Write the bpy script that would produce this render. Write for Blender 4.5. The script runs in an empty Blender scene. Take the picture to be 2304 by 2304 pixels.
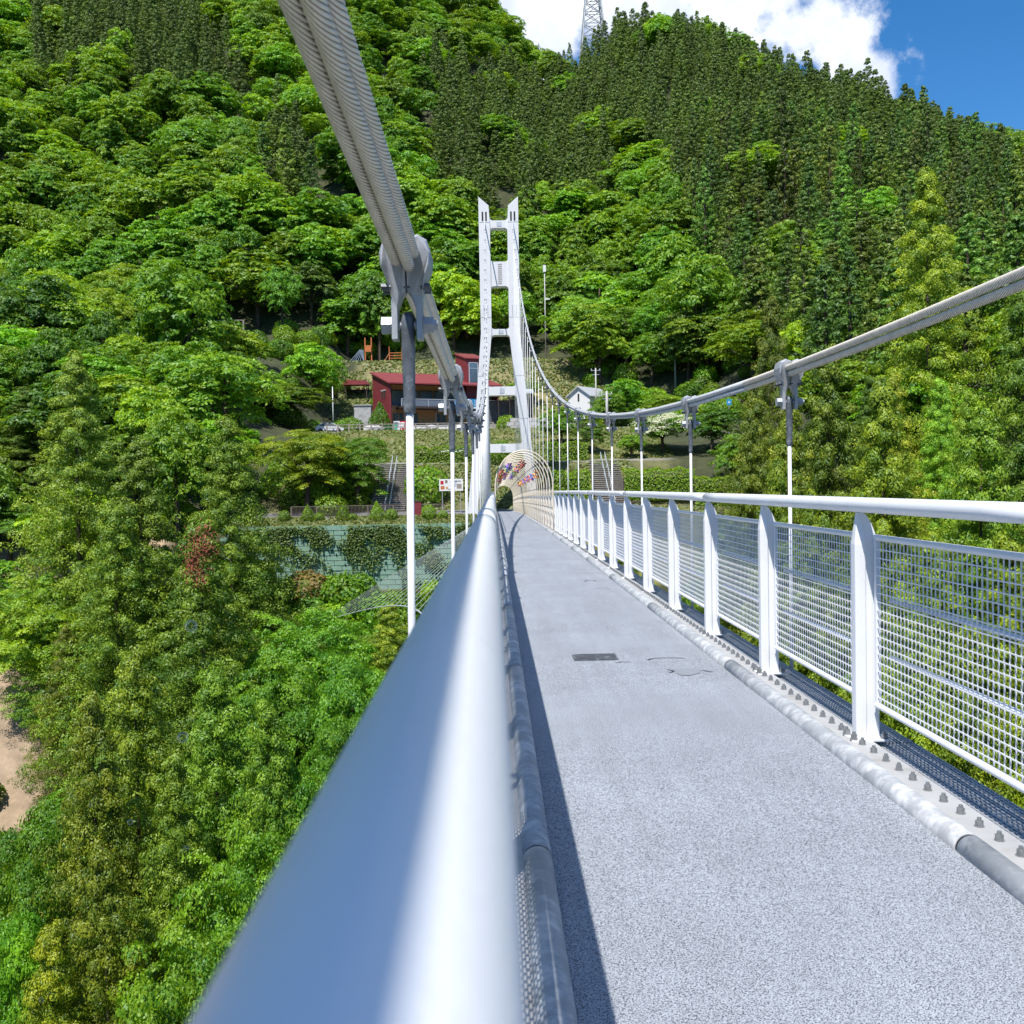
import bpy, math, random
import numpy as np
from mathutils import Matrix, Vector

# ------------------------------------------------------------------ camera, sky, sun, exposure
SC = bpy.context.scene
COL = SC.collection
F = 2250.0                      # focal length in photo pixels (photo is 2304 wide)
CAMZ = 1.38
_y = np.array([(1112 - 1152) / F, -(1091 - 1152) / F, -1.0]); _y /= np.linalg.norm(_y)
_r = math.radians(1.05)
_z = np.array([-math.sin(_r), math.cos(_r), 0.0]); _z -= _y * _z.dot(_y); _z /= np.linalg.norm(_z)
_x = np.cross(_y, _z)
CW = np.stack([_x, _y, _z])     # camera space -> world
CAMP = np.array([0.0, 0.0, CAMZ])

cam_d = bpy.data.cameras.new('camera')
cam = bpy.data.objects.new('camera', cam_d); COL.objects.link(cam)
cam_d.sensor_width = 36.0; cam_d.lens = 36.0 * F / 2304
cam_d.clip_start = 0.02; cam_d.clip_end = 3000
cam_d.dof.use_dof = True; cam_d.dof.focus_distance = 16.0; cam_d.dof.aperture_fstop = 12.0
M4 = np.eye(4); M4[:3, :3] = CW; M4[:3, 3] = CAMP
cam.matrix_world = Matrix(M4.tolist())
SC.camera = cam

SUN = Vector((-0.226, -0.52, 1.0)).normalized()      # direction to the sun
sun_el = math.asin(SUN.z); sun_az = math.atan2(SUN.x, SUN.y)
sd = bpy.data.lights.new('sun', 'SUN'); sd.energy = 4.6; sd.angle = math.radians(0.53); sd.color = (1.0, 0.955, 0.89)
so = bpy.data.objects.new('sun', sd); COL.objects.link(so)
so.rotation_euler = SUN.to_track_quat('Z', 'Y').to_euler(); so.location = (0, 0, 60)

W = bpy.data.worlds.new('World'); SC.world = W; W.use_nodes = True
nt = W.node_tree; nt.nodes.clear()
def N(nt, t, **k):
    n = nt.nodes.new(t)
    for a, b in k.items():
        if a.startswith('i_'):
            n.inputs[a[2:].replace('_', ' ')].default_value = b
        else: setattr(n, a, b)
    return n
out = N(nt, 'ShaderNodeOutputWorld'); bg = N(nt, 'ShaderNodeBackground')
sky = N(nt, 'ShaderNodeTexSky', sky_type='NISHITA', sun_disc=False)
sky.sun_elevation = sun_el; sky.sun_rotation = sun_az
sky.altitude = 800; sky.air_density = 1.0; sky.dust_density = 0.1; sky.ozone_density = 4.0
bg.inputs['Strength'].default_value = 0.11
geo = N(nt, 'ShaderNodeTexCoord')
# fair-weather cumulus: clouds at points of a flat layer, each one a noisy disc
def math_n(nt, op, a, b=None, c=None, clamp=False):
    n = N(nt, 'ShaderNodeMath', operation=op); n.use_clamp = clamp
    for i, v in enumerate((a, b, c)):
        if v is None: continue
        if isinstance(v, (int, float)): n.inputs[i].default_value = v
        else: nt.links.new(v, n.inputs[i])
    return n.outputs[0]
def pix_dir(px, py):
    d = CW @ np.array([(px - 1152) / F, -(py - 1152) / F, -1.0]); return d / np.linalg.norm(d)
centres = []
for (px, py, r) in [(1120, -40, 170), (1240, 0, 165), (1370, 10, 150), (1500, -10, 150), (1620, 10, 130), (1760, -20, 125), (1790, 60, 110), (1890, 95, 105), (1985, 160, 85), (1700, -130, 260), (1420, -170, 300), (1130, -190, 300)]:
    centres.append((pix_dir(px, py), r / F))
rs = random.Random(5)
for k in range(18):
    a = rs.uniform(0, 2 * math.pi); e_ = rs.uniform(.25, 1.3)
    for j in range(3):
        aa, ee = a + rs.uniform(-.2, .2), e_ + rs.uniform(-.06, .06); c_ = np.array([math.sin(aa) * math.cos(ee), math.cos(aa) * math.cos(ee), math.sin(ee)])
        if c_[1] > .55 and c_[0] > 0.0 and c_[2] < .75: continue
        centres.append((c_, rs.uniform(.06, .15)))
nrm_ = N(nt, 'ShaderNodeVectorMath', operation='NORMALIZE'); nt.links.new(geo.outputs['Generated'], nrm_.inputs[0])
uv3 = nrm_
nz = N(nt, 'ShaderNodeTexNoise', noise_dimensions='3D'); nz.inputs['Scale'].default_value = 15.0
nz.inputs['Detail'].default_value = 9; nz.inputs['Roughness'].default_value = .6; nt.links.new(uv3.outputs[0], nz.inputs['Vector'])
acc = None
for (c_, r) in centres:
    dd = N(nt, 'ShaderNodeVectorMath', operation='DISTANCE'); nt.links.new(uv3.outputs[0], dd.inputs[0]); dd.inputs[1].default_value = tuple(c_)
    g = math_n(nt, 'SUBTRACT', 1.0, math_n(nt, 'DIVIDE', dd.outputs['Value'], float(r)))
    acc = g if acc is None else math_n(nt, 'MAXIMUM', acc, g)
dens = math_n(nt, 'ADD', math_n(nt, 'ADD', math_n(nt, 'MULTIPLY', acc, 1.25), -.12), math_n(nt, 'MULTIPLY', math_n(nt, 'SUBTRACT', nz.outputs['Fac'], .5), 4.3))
cov = N(nt, 'ShaderNodeMapRange'); cov.interpolation_type = 'SMOOTHSTEP'
cov.inputs['From Min'].default_value = -0.05; cov.inputs['From Max'].default_value = 0.75; nt.links.new(dens, cov.inputs['Value'])
nz2 = N(nt, 'ShaderNodeTexNoise'); nz2.inputs['Scale'].default_value = 22; nz2.inputs['Detail'].default_value = 6; nt.links.new(uv3.outputs[0], nz2.inputs['Vector'])
cr = N(nt, 'ShaderNodeValToRGB'); cr.color_ramp.elements[0].position = .3; cr.color_ramp.elements[0].color = (5.4, 6.0, 7.6, 1)
cr.color_ramp.elements[1].position = .62; cr.color_ramp.elements[1].color = (7.6, 7.9, 8.6, 1); nt.links.new(nz2.outputs['Fac'], cr.inputs['Fac'])
hs = N(nt, 'ShaderNodeHueSaturation'); hs.inputs['Saturation'].default_value = 1.3; hs.inputs['Value'].default_value = 1.12
nt.links.new(sky.outputs[0], hs.inputs['Color'])
mx = N(nt, 'ShaderNodeMix', data_type='RGBA'); nt.links.new(cov.outputs[0], mx.inputs['Factor'])
nt.links.new(hs.outputs[0], mx.inputs[6]); nt.links.new(cr.outputs[0], mx.inputs[7])
nt.links.new(mx.outputs[2], bg.inputs['Color']); nt.links.new(bg.outputs[0], out.inputs[0])

SC.view_settings.view_transform = 'Standard'; SC.view_settings.look = 'None'
SC.view_settings.exposure = 0.42; SC.view_settings.gamma = 1.0; SC.view_settings.use_curve_mapping = False
SC.cycles.max_bounces = 6; SC.cycles.diffuse_bounces = 3; SC.cycles.glossy_bounces = 3
SC.cycles.transmission_bounces = 4; SC.cycles.transparent_max_bounces = 8
SC.cycles.caustics_reflective = False; SC.cycles.caustics_refractive = False
SC.cycles.use_denoising = True

# ------------------------------------------------------------------ pixel helpers
def at(px, py, Y):
    """world point at forward distance Y seen at photo pixel (px, py)"""
    d = pix_dir(px, py); return CAMP + d * (Y / d[1])
def proj(P):
    q = (np.asarray(P, float) - CAMP) @ CW            # world -> camera (CW orthonormal)
    return 1152 + F * q[..., 0] / -q[..., 2], 1152 - F * q[..., 1] / -q[..., 2]

# ------------------------------------------------------------------ materials
def new_mat(name):
    m = bpy.data.materials.new(name); m.use_nodes = True
    return m, m.node_tree, m.node_tree.nodes['Principled BSDF']
def lnk(nt, a, b): nt.links.new(a, b)
def pmat(name, col, rough=.5, metal=0., var=.12, scale=6., bump=0., bscale=60., spec=.5, stain=None, stain_scale=1.5, stain_lo=.55, stain_hi=.72, coords='Object'):
    m, nt, p = new_mat(name)
    tc = N(nt, 'ShaderNodeTexCoord')
    nz = N(nt, 'ShaderNodeTexNoise'); nz.inputs['Scale'].default_value = scale; nz.inputs['Detail'].default_value = 6
    lnk(nt, tc.outputs[coords], nz.inputs['Vector'])
    mr = N(nt, 'ShaderNodeMapRange'); mr.inputs['From Min'].default_value = .3; mr.inputs['From Max'].default_value = .7
    mr.inputs['To Min'].default_value = 1 - var; mr.inputs['To Max'].default_value = 1 + var; lnk(nt, nz.outputs['Fac'], mr.inputs['Value'])
    mul = N(nt, 'ShaderNodeVectorMath', operation='SCALE'); mul.inputs[0].default_value = col[:3]; lnk(nt, mr.outputs[0], mul.inputs['Scale'])
    c = mul.outputs[0]
    if stain is not None:
        n2 = N(nt, 'ShaderNodeTexNoise'); n2.inputs['Scale'].default_value = stain_scale; n2.inputs['Detail'].default_value = 8; n2.inputs['Roughness'].default_value = .65
        lnk(nt, tc.outputs[coords], n2.inputs['Vector'])
        r2 = N(nt, 'ShaderNodeMapRange'); r2.inputs['From Min'].default_value = stain_lo; r2.inputs['From Max'].default_value = stain_hi; lnk(nt, n2.outputs['Fac'], r2.inputs['Value'])
        mm = N(nt, 'ShaderNodeMix', data_type='RGBA'); lnk(nt, r2.outputs[0], mm.inputs['Factor']); lnk(nt, c, mm.inputs[6]); mm.inputs[7].default_value = (*stain, 1)
        c = mm.outputs[2]
    lnk(nt, c, p.inputs['Base Color'])
    p.inputs['Roughness'].default_value = rough; p.inputs['Metallic'].default_value = metal
    p.inputs['Specular IOR Level'].default_value = spec
    if bump:
        nb = N(nt, 'ShaderNodeTexNoise'); nb.inputs['Scale'].default_value = bscale; nb.inputs['Detail'].default_value = 5; lnk(nt, tc.outputs[coords], nb.inputs['Vector'])
        bp = N(nt, 'ShaderNodeBump'); bp.inputs['Strength'].default_value = bump; bp.inputs['Distance'].default_value = .02
        lnk(nt, nb.outputs['Fac'], bp.inputs['Height']); lnk(nt, bp.outputs[0], p.inputs['Normal'])
    return m
def leaf_mat(name, col, col2, trans=.35, rough=.55, use_obj=True):
    """leaf colour = (mix of two greens by per-leaf tint) x the tree's own tone"""
    m, nt, p = new_mat(name); nt.nodes.remove(p); o = nt.nodes['Material Output']
    at_ = N(nt, 'ShaderNodeAttribute', attribute_name='tint')
    mm = N(nt, 'ShaderNodeMix', data_type='RGBA'); lnk(nt, at_.outputs['Fac'], mm.inputs['Factor'])
    mm.inputs[6].default_value = (*col, 1); mm.inputs[7].default_value = (*col2, 1)
    oi = N(nt, 'ShaderNodeObjectInfo')
    mr = N(nt, 'ShaderNodeMapRange'); mr.inputs['To Min'].default_value = .78; mr.inputs['To Max'].default_value = 1.22; lnk(nt, oi.outputs['Random'], mr.inputs['Value'])
    sc = N(nt, 'ShaderNodeVectorMath', operation='SCALE'); lnk(nt, mm.outputs[2], sc.inputs[0]); lnk(nt, mr.outputs[0], sc.inputs['Scale'])
    c = sc.outputs[0]
    if use_obj:
        ml = N(nt, 'ShaderNodeVectorMath', operation='MULTIPLY'); lnk(nt, c, ml.inputs[0]); lnk(nt, oi.outputs['Color'], ml.inputs[1]); c = ml.outputs[0]
    df = N(nt, 'ShaderNodeBsdfDiffuse'); lnk(nt, c, df.inputs['Color'])
    tr = N(nt, 'ShaderNodeBsdfTranslucent'); hs = N(nt, 'ShaderNodeHueSaturation'); hs.inputs['Hue'].default_value = .485; hs.inputs['Value'].default_value = 1.25
    lnk(nt, c, hs.inputs['Color']); lnk(nt, hs.outputs[0], tr.inputs['Color'])
    gl = N(nt, 'ShaderNodeBsdfGlossy'); gl.inputs['Roughness'].default_value = rough; gl.inputs['Color'].default_value = (.9, .95, 1, 1)
    a = N(nt, 'ShaderNodeMixShader'); a.inputs[0].default_value = trans; lnk(nt, df.outputs[0], a.inputs[1]); lnk(nt, tr.outputs[0], a.inputs[2])
    b = N(nt, 'ShaderNodeMixShader'); b.inputs[0].default_value = .035; lnk(nt, a.outputs[0], b.inputs[1]); lnk(nt, gl.outputs[0], b.inputs[2])
    lnk(nt, b.outputs[0], o.inputs[0])
    return m

M = {}
M['white'] = pmat('white_paint', (.80, .81, .83), .34, var=.03, scale=3, stain=(.62, .62, .60), stain_scale=5, stain_lo=.62, stain_hi=.9, bump=.04, bscale=140)
M['white_tower'] = pmat('tower_paint', (.78, .78, .80), .4, var=.04, scale=.7, stain=(.6, .6, .62), stain_scale=.8, stain_lo=.58, stain_hi=.85)
M['galv'] = pmat('galvanised_steel', (.45, .47, .50), .48, .35, var=.16, scale=18, bump=.05, bscale=200, stain=(.28, .30, .32), stain_scale=9, stain_lo=.52, stain_hi=.75)
M['galv_dark'] = pmat('weathered_steel', (.13, .145, .165), .5, .3, var=.3, scale=14, stain=(.28, .31, .35), stain_scale=16, stain_lo=.55, stain_hi=.68, bump=.05)
M['bolt'] = pmat('bolt_steel', (.27, .28, .29), .5, .45, var=.2, scale=30)
M['bolt_rust'] = pmat('rusty_bolt', (.22, .12, .08), .7, .2, var=.3, scale=40)
M['black'] = pmat('black_rubber', (.015, .015, .017), .7, var=.1)
M['kerb'] = pmat('worn_kerb_pipe', (.33, .35, .37), .6, .0, var=.12, scale=12, stain=(.56, .57, .58), stain_scale=9, stain_lo=.46, stain_hi=.62, bump=.12, bscale=40)
M['edge'] = pmat('edge_plate_paint', (.42, .42, .415), .55, var=.08, scale=5, stain=(.27, .25, .22), stain_scale=3, stain_lo=.55, stain_hi=.8)
M['under'] = pmat('underdeck_paint', (.5, .53, .56), .5, var=.08)
M['bluepipe'] = pmat('outer_pipe_paint', (.66, .70, .76), .4, var=.05)
M['cream'] = pmat('cream_hoop_paint', (.80, .69, .52), .4, var=.05)
M['red'] = pmat('red_cladding', (.22, .035, .042), .5, var=.08, scale=2, stain=(.16, .03, .035), stain_scale=1.2)
M['redroof'] = pmat('red_roof', (.26, .05, .055), .42, var=.08, scale=1.5)
M['wood'] = pmat('orange_wood', (.58, .31, .14), .6, var=.2, scale=3)
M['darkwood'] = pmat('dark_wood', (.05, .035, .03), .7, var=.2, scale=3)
M['glass'] = pmat('window_glass', (.10, .15, .20), .06, 0, var=.2, scale=.6, spec=.9)
M['recess_shade'] = pmat('painted_recess_shade', (.03, .028, .03), .8, var=.2)
M['concrete'] = pmat('concrete', (.42, .42, .41), .85, var=.14, scale=2.5, bump=.1, bscale=25, stain=(.20, .20, .19), stain_scale=1.1, stain_lo=.52, stain_hi=.72)
M['block'] = pmat('green_stained_block', (.22, .38, .30), .85, var=.3, scale=1.6, bump=.15, bscale=20, stain=(.20, .19, .16), stain_scale=1.2, stain_lo=.5, stain_hi=.66, coords='Generated')
M['step'] = pmat('brown_step_stone', (.17, .14, .12), .9, var=.2, scale=3, bump=.1, stain=(.09, .08, .07), stain_scale=1.5)
M['asphalt'] = pmat('asphalt', (.16, .16, .17), .9, var=.12, scale=3, bump=.1)
M['stone'] = pmat('pale_boulder', (.44, .43, .41), .9, var=.2, scale=2, bump=.3, bscale=6)
M['lograil'] = pmat('log_rail', (.30, .26, .23), .8, var=.2, scale=4)
M['greyrail'] = pmat('grey_rail', (.36, .37, .38), .5, .3, var=.1)
M['brownrail'] = pmat('brown_rail', (.20, .16, .13), .6, var=.15)
M['rail_white'] = pmat('pale_pipe', (.66, .70, .72), .35, .2, var=.06)
M['bark'] = pmat('bark', (.085, .062, .045), .95, var=.3, scale=3, bump=.4, bscale=12)
M['barkpale'] = pmat('pale_bark', (.30, .28, .25), .9, var=.25, scale=3, bump=.2, bscale=12)
M['blue'] = pmat('blue_panel', (.03, .30, .62), .4, var=.05)
M['signwhite'] = pmat('sign_white', (.78, .78, .76), .5, var=.03)
M['vendred'] = pmat('vending_red', (.55, .02, .04), .35, var=.05)
M['banner'] = pmat('green_banner', (.06, .36, .22), .7, var=.1, scale=1.5)
M['orange'] = pmat('orange_play', (.55, .17, .05), .5, var=.1)
M['playblue'] = pmat('blue_play', (.16, .22, .30), .5, var=.1)
M['silver'] = pmat('silver_roof', (.60, .63, .68), .35, .2, var=.05)
M['pole'] = pmat('concrete_pole', (.46, .45, .43), .8, var=.1)
M['pylon'] = pmat('pylon_steel', (.46, .48, .50), .5, .2, var=.08)
M['carpaint'] = pmat('car_white', (.75, .76, .78), .2, var=.02)
M['soilwall'] = pmat('dark_stone_wall', (.10, .10, .10), .9, var=.3, scale=1.5, bump=.3, bscale=5, stain=(.06, .09, .04), stain_scale=1.3)

# broadleaf / conifer foliage
M['leaf'] = leaf_mat('broadleaf_foliage', (.090, .240, .007), (.340, .500, .016), .40)
M['needle'] = leaf_mat('cedar_foliage', (.095, .190, .010), (.350, .440, .028), .28)
M['leaf_far'] = leaf_mat('broadleaf_foliage_far', (.100, .255, .007), (.340, .500, .016), .40)
M['needle_far'] = leaf_mat('cedar_foliage_far', (.062, .125, .012), (.210, .300, .030), .26)
M['flower'] = leaf_mat('white_blossom', (.55, .60, .34), (.80, .80, .62), .3)
M['grassblade'] = leaf_mat('grass_blades', (.085, .150, .020), (.24, .24, .055), .3, use_obj=False)
M['ivy'] = leaf_mat('ivy_leaves', (.055, .12, .014), (.17, .25, .03), .3, use_obj=False)

# deck surfacing: pale blue-grey grit with dark specks
m, nt, p = new_mat('deck_surfacing')
tc = N(nt, 'ShaderNodeTexCoord')
n1 = N(nt, 'ShaderNodeTexNoise'); n1.inputs['Scale'].default_value = 210; n1.inputs['Detail'].default_value = 3; n1.inputs['Roughness'].default_value = .6; lnk(nt, tc.outputs['Object'], n1.inputs['Vector'])
r1 = N(nt, 'ShaderNodeValToRGB'); e = r1.color_ramp.elements
e[0].position = .39; e[0].color = (.03, .036, .05, 1); e[1].position = .54; e[1].color = (.40, .43, .47, 1)
lnk(nt, n1.outputs['Fac'], r1.inputs['Fac'])
n2 = N(nt, 'ShaderNodeTexNoise'); n2.inputs['Scale'].default_value = 1.3; n2.inputs['Detail'].default_value = 7; n2.inputs['Roughness'].default_value = .6; lnk(nt, tc.outputs['Object'], n2.inputs['Vector'])
mr = N(nt, 'ShaderNodeMapRange'); mr.inputs['From Min'].default_value = .3; mr.inputs['From Max'].default_value = .7; mr.inputs['To Min'].default_value = .9; mr.inputs['To Max'].default_value = 1.08; lnk(nt, n2.outputs['Fac'], mr.inputs['Value'])
s = N(nt, 'ShaderNodeVectorMath', operation='SCALE'); lnk(nt, r1.outputs[0], s.inputs[0]); lnk(nt, mr.outputs[0], s.inputs['Scale'])
mp = N(nt, 'ShaderNodeMapping'); mp.inputs['Scale'].default_value = (5.0, .35, 1.0); lnk(nt, tc.outputs['Object'], mp.inputs['Vector'])
n3 = N(nt, 'ShaderNodeTexNoise'); n3.inputs['Scale'].default_value = 1.0; n3.inputs['Detail'].default_value = 8; n3.inputs['Roughness'].default_value = .7; lnk(nt, mp.outputs[0], n3.inputs['Vector'])
mr3 = N(nt, 'ShaderNodeMapRange'); mr3.inputs['From Min'].default_value = .35; mr3.inputs['From Max'].default_value = .65; mr3.inputs['To Min'].default_value = .93; mr3.inputs['To Max'].default_value = 1.06; lnk(nt, n3.outputs['Fac'], mr3.inputs['Value'])
s3 = N(nt, 'ShaderNodeVectorMath', operation='SCALE'); lnk(nt, s.outputs[0], s3.inputs[0]); lnk(nt, mr3.outputs[0], s3.inputs['Scale'])
lnk(nt, s3.outputs[0], p.inputs['Base Color']); p.inputs['Roughness'].default_value = .85
bp = N(nt, 'ShaderNodeBump'); bp.inputs['Strength'].default_value = .5; bp.inputs['Distance'].default_value = .004; lnk(nt, n1.outputs['Fac'], bp.inputs['Height']); lnk(nt, bp.outputs[0], p.inputs['Normal'])
M['deck'] = m
# rope: twisted strands, groove shade painted in as dark colour, colour drifts along the rope
def rope_mat(name, a, b):
    m, nt, p = new_mat(name)
    tc = N(nt, 'ShaderNodeTexCoord')
    g = N(nt, 'ShaderNodeAttribute', attribute_name='groove')
    mm = N(nt, 'ShaderNodeMix', data_type='RGBA'); lnk(nt, g.outputs['Fac'], mm.inputs['Factor']); mm.inputs[6].default_value = (*a, 1); mm.inputs[7].default_value = (*b, 1)
    nz = N(nt, 'ShaderNodeTexNoise'); nz.inputs['Scale'].default_value = 14; nz.inputs['Detail'].default_value = 5; lnk(nt, tc.outputs['Object'], nz.inputs['Vector'])
    mr = N(nt, 'ShaderNodeMapRange'); mr.inputs['To Min'].default_value = .75; mr.inputs['To Max'].default_value = 1.25; lnk(nt, nz.outputs['Fac'], mr.inputs['Value'])
    s = N(nt, 'ShaderNodeVectorMath', operation='SCALE'); lnk(nt, mm.outputs[2], s.inputs[0]); lnk(nt, mr.outputs[0], s.inputs['Scale'])
    lnk(nt, s.outputs[0], p.inputs['Base Color']); p.inputs['Roughness'].default_value = .5
    return m
M['rope'] = rope_mat('cable_wire', (.84, .77, .66), (.15, .12, .09))
M['rope_smooth'] = rope_mat('cable_wire_far', (.54, .55, .56), (.54, .55, .56))
# ground: grass, soil and asphalt told apart by the zone colour of the sheet
m, nt, p = new_mat('ground_cover')
zc_ = N(nt, 'ShaderNodeAttribute', attribute_name='zone'); tc = N(nt, 'ShaderNodeTexCoord')
nz = N(nt, 'ShaderNodeTexNoise'); nz.inputs['Scale'].default_value = .55; nz.inputs['Detail'].default_value = 9; nz.inputs['Roughness'].default_value = .68; lnk(nt, tc.outputs['Object'], nz.inputs['Vector'])
mr = N(nt, 'ShaderNodeMapRange'); mr.inputs['From Min'].default_value = .3; mr.inputs['From Max'].default_value = .7; mr.inputs['To Min'].default_value = .6; mr.inputs['To Max'].default_value = 1.35; lnk(nt, nz.outputs['Fac'], mr.inputs['Value'])
s = N(nt, 'ShaderNodeVectorMath', operation='SCALE'); lnk(nt, zc_.outputs['Color'], s.inputs[0]); lnk(nt, mr.outputs[0], s.inputs['Scale'])
lnk(nt, s.outputs[0], p.inputs['Base Color']); p.inputs['Roughness'].default_value = .95
bp = N(nt, 'ShaderNodeBump'); bp.inputs['Strength'].default_value = .7; bp.inputs['Distance'].default_value = .25; lnk(nt, nz.outputs['Fac'], bp.inputs['Height']); lnk(nt, bp.outputs[0], p.inputs['Normal'])
M['ground'] = m

# ------------------------------------------------------------------ mesh helpers
class MB:
    def __init__(s): s.v = []; s.f = []
    def add(s, V, Fs):
        n = len(s.v); s.v.extend([tuple(map(float, a)) for a in V]); s.f.extend([tuple(i + n for i in f) for f in Fs]); return s
    def box(s, c, d, R=None):
        x, y, z = d[0] / 2, d[1] / 2, d[2] / 2
        V = np.array([(-x, -y, -z), (x, -y, -z), (x, y, -z), (-x, y, -z), (-x, -y, z), (x, -y, z), (x, y, z), (-x, y, z)])
        if R is not None: V = V @ np.asarray(R).T
        return s.add(V + np.asarray(c, float), [(3, 2, 1, 0), (4, 5, 6, 7), (0, 1, 5, 4), (1, 2, 6, 5), (2, 3, 7, 6), (3, 0, 4, 7)])
    def bar(s, a, b, w, h):
        a = np.asarray(a, float); b = np.asarray(b, float); d = b - a; L = np.linalg.norm(d); d = d / L
        up = np.array([0, 0, 1.]) if abs(d[2]) < .95 else np.array([0, 1., 0])
        x = np.cross(d, up); x /= np.linalg.norm(x); z = np.cross(x, d)
        return s.box((a + b) / 2, (w, L, h), np.stack([x, d, z], 1))
    def tube(s, pts, r, n=8, caps=True):
        P = np.asarray(pts, float); k = len(P); r = np.broadcast_to(np.asarray(r, float), (k,))
        T = np.gradient(P, axis=0); T /= np.linalg.norm(T, axis=1)[:, None] + 1e-12
        up = np.array([0, 0, 1.]) if abs(T[0][2]) < .9 else np.array([0, 1., 0])
        V = []
        a = np.linspace(0, 2 * math.pi, n, endpoint=False)
        x = np.cross(T[0], up); x /= np.linalg.norm(x)
        for i in range(k):
            x = x - T[i] * x.dot(T[i]); x /= np.linalg.norm(x); z = np.cross(x, T[i])
            V.append(P[i] + r[i] * (np.cos(a)[:, None] * x + np.sin(a)[:, None] * z))
        V = np.concatenate(V); Fs = []
        for i in range(k - 1):
            for j in range(n):
                q = (j + 1) % n; Fs.append((i * n + j, i * n + q, (i + 1) * n + q, (i + 1) * n + j))
        if caps:
            Fs.append(tuple(range(n - 1, -1, -1))); Fs.append(tuple((k - 1) * n + j for j in range(n)))
        return s.add(V, Fs)
    def loft(s, rings, caps=True):
        n = len(rings[0]); V = np.concatenate([np.asarray(r, float) for r in rings]); Fs = []
        for i in range(len(rings) - 1):
            for j in range(n):
                q = (j + 1) % n; Fs.append((i * n + j, i * n + q, (i + 1) * n + q, (i + 1) * n + j))
        if caps:
            Fs.append(tuple(range(n - 1, -1, -1))); Fs.append(tuple((len(rings) - 1) * n + j for j in range(n)))
        return s.add(V, Fs)
    def prism(s, poly, o, ax, ay, ext):
        """polygon (2D) placed at o with axes ax, ay, extruded by vector ext"""
        o, ax, ay, ext = (np.asarray(t, float) for t in (o, ax, ay, ext))
        A = np.array([o + p[0] * ax + p[1] * ay for p in poly]); return s.loft([A, A + ext])
    def build(s, name, mat, parent=None, base=(0, 0, 0), smooth=False):
        me = bpy.data.meshes.new(name); V = np.asarray(s.v, float) - np.asarray(base, float)
        me.from_pydata(V.tolist(), [], s.f); me.materials.append(M[mat] if isinstance(mat, str) else mat)
        if smooth: me.polygons.foreach_set('use_smooth', [True] * len(me.polygons))
        me.update()
        return put(name, me, parent, None if parent is not None else base)
def put(name, me, parent=None, loc=None, rot=None, scale=None):
    o = bpy.data.objects.new(name, me); COL.objects.link(o)
    if parent is not None: o.parent = parent
    if loc is not None: o.location = loc
    if rot is not None: o.rotation_euler = rot
    if scale is not None: o.scale = scale
    return o
def tag(o, label, cat, group=None):
    o['label'] = label; o['category'] = cat
    if group: o['group'] = group
    return o
def thing(name, label, cat, loc=(0, 0, 0), group=None, rz=0.0):
    o = bpy.data.objects.new(name, None); COL.objects.link(o); o.location = loc; o.rotation_euler = (0, 0, rz); o.empty_display_size = .3
    return tag(o, label, cat, group)
def mesh_np(name, V, Q, mat, tint=None, smooth=False, attr='tint'):
    """fast mesh from arrays: V (n,3), Q (m,k) polygons of equal size"""
    me = bpy.data.meshes.new(name); V = np.ascontiguousarray(V, np.float32); Q = np.ascontiguousarray(Q, np.int32)
    me.vertices.add(len(V)); me.vertices.foreach_set('co', V.ravel())
    me.loops.add(Q.size); me.loops.foreach_set('vertex_index', Q.ravel())
    me.polygons.add(len(Q)); k = Q.shape[1]
    me.polygons.foreach_set('loop_start', np.arange(0, Q.size, k, dtype=np.int32))
    try: me.polygons.foreach_set('loop_total', np.full(len(Q), k, np.int32))
    except Exception: pass
    if smooth: me.polygons.foreach_set('use_smooth', np.ones(len(Q), bool))
    me.update(calc_edges=True)
    if tint is not None:
        a = me.attributes.new(attr, 'FLOAT', 'POINT'); a.data.foreach_set('value', np.ascontiguousarray(tint, np.float32))
    me.materials.append(M[mat] if isinstance(mat, str) else mat)
    return me
def hexring(r, ax='x'):
    a = np.arange(6) * math.pi / 3; return np.stack([np.cos(a) * r, np.sin(a) * r], 1)

# ------------------------------------------------------------------ the land
def sstep(a, b, x):
    t = np.clip((np.asarray(x, float) - a) / (b - a), 0, 1); return t * t * (3 - 2 * t)
VAL = [(-500, 150), (-220, 60), (-112, 0), (-60, -35), (-25, -56), (10, -58), (40, -50), (70, -33), (90, -17), (99, -9)]
PARK = np.array(VAL + [(100.2, -8.2), (100.5, -2.65), (102.2, -1.75), (107, -1.45), (108.6, -1.3), (117, 3.9), (121, 4.3), (139, 9.0), (141, 9.25), (156, 9.6), (158, 11.0), (171, 11.6), (177, 15.0), (190, 25.0), (202, 26.2), (206, 27.5)], float)
NAT = np.array(VAL + [(110, 0), (125, 8), (160, 19), (206, 34)], float)
KX = np.array([(-300, .95), (-190, .93), (-60, .89), (-16, .83), (2, .745), (15, .64), (30, .615), (50, .63), (80, .61), (110, .565), (150, .455), (190, .405), (230, .38), (300, .36)], float)
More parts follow.
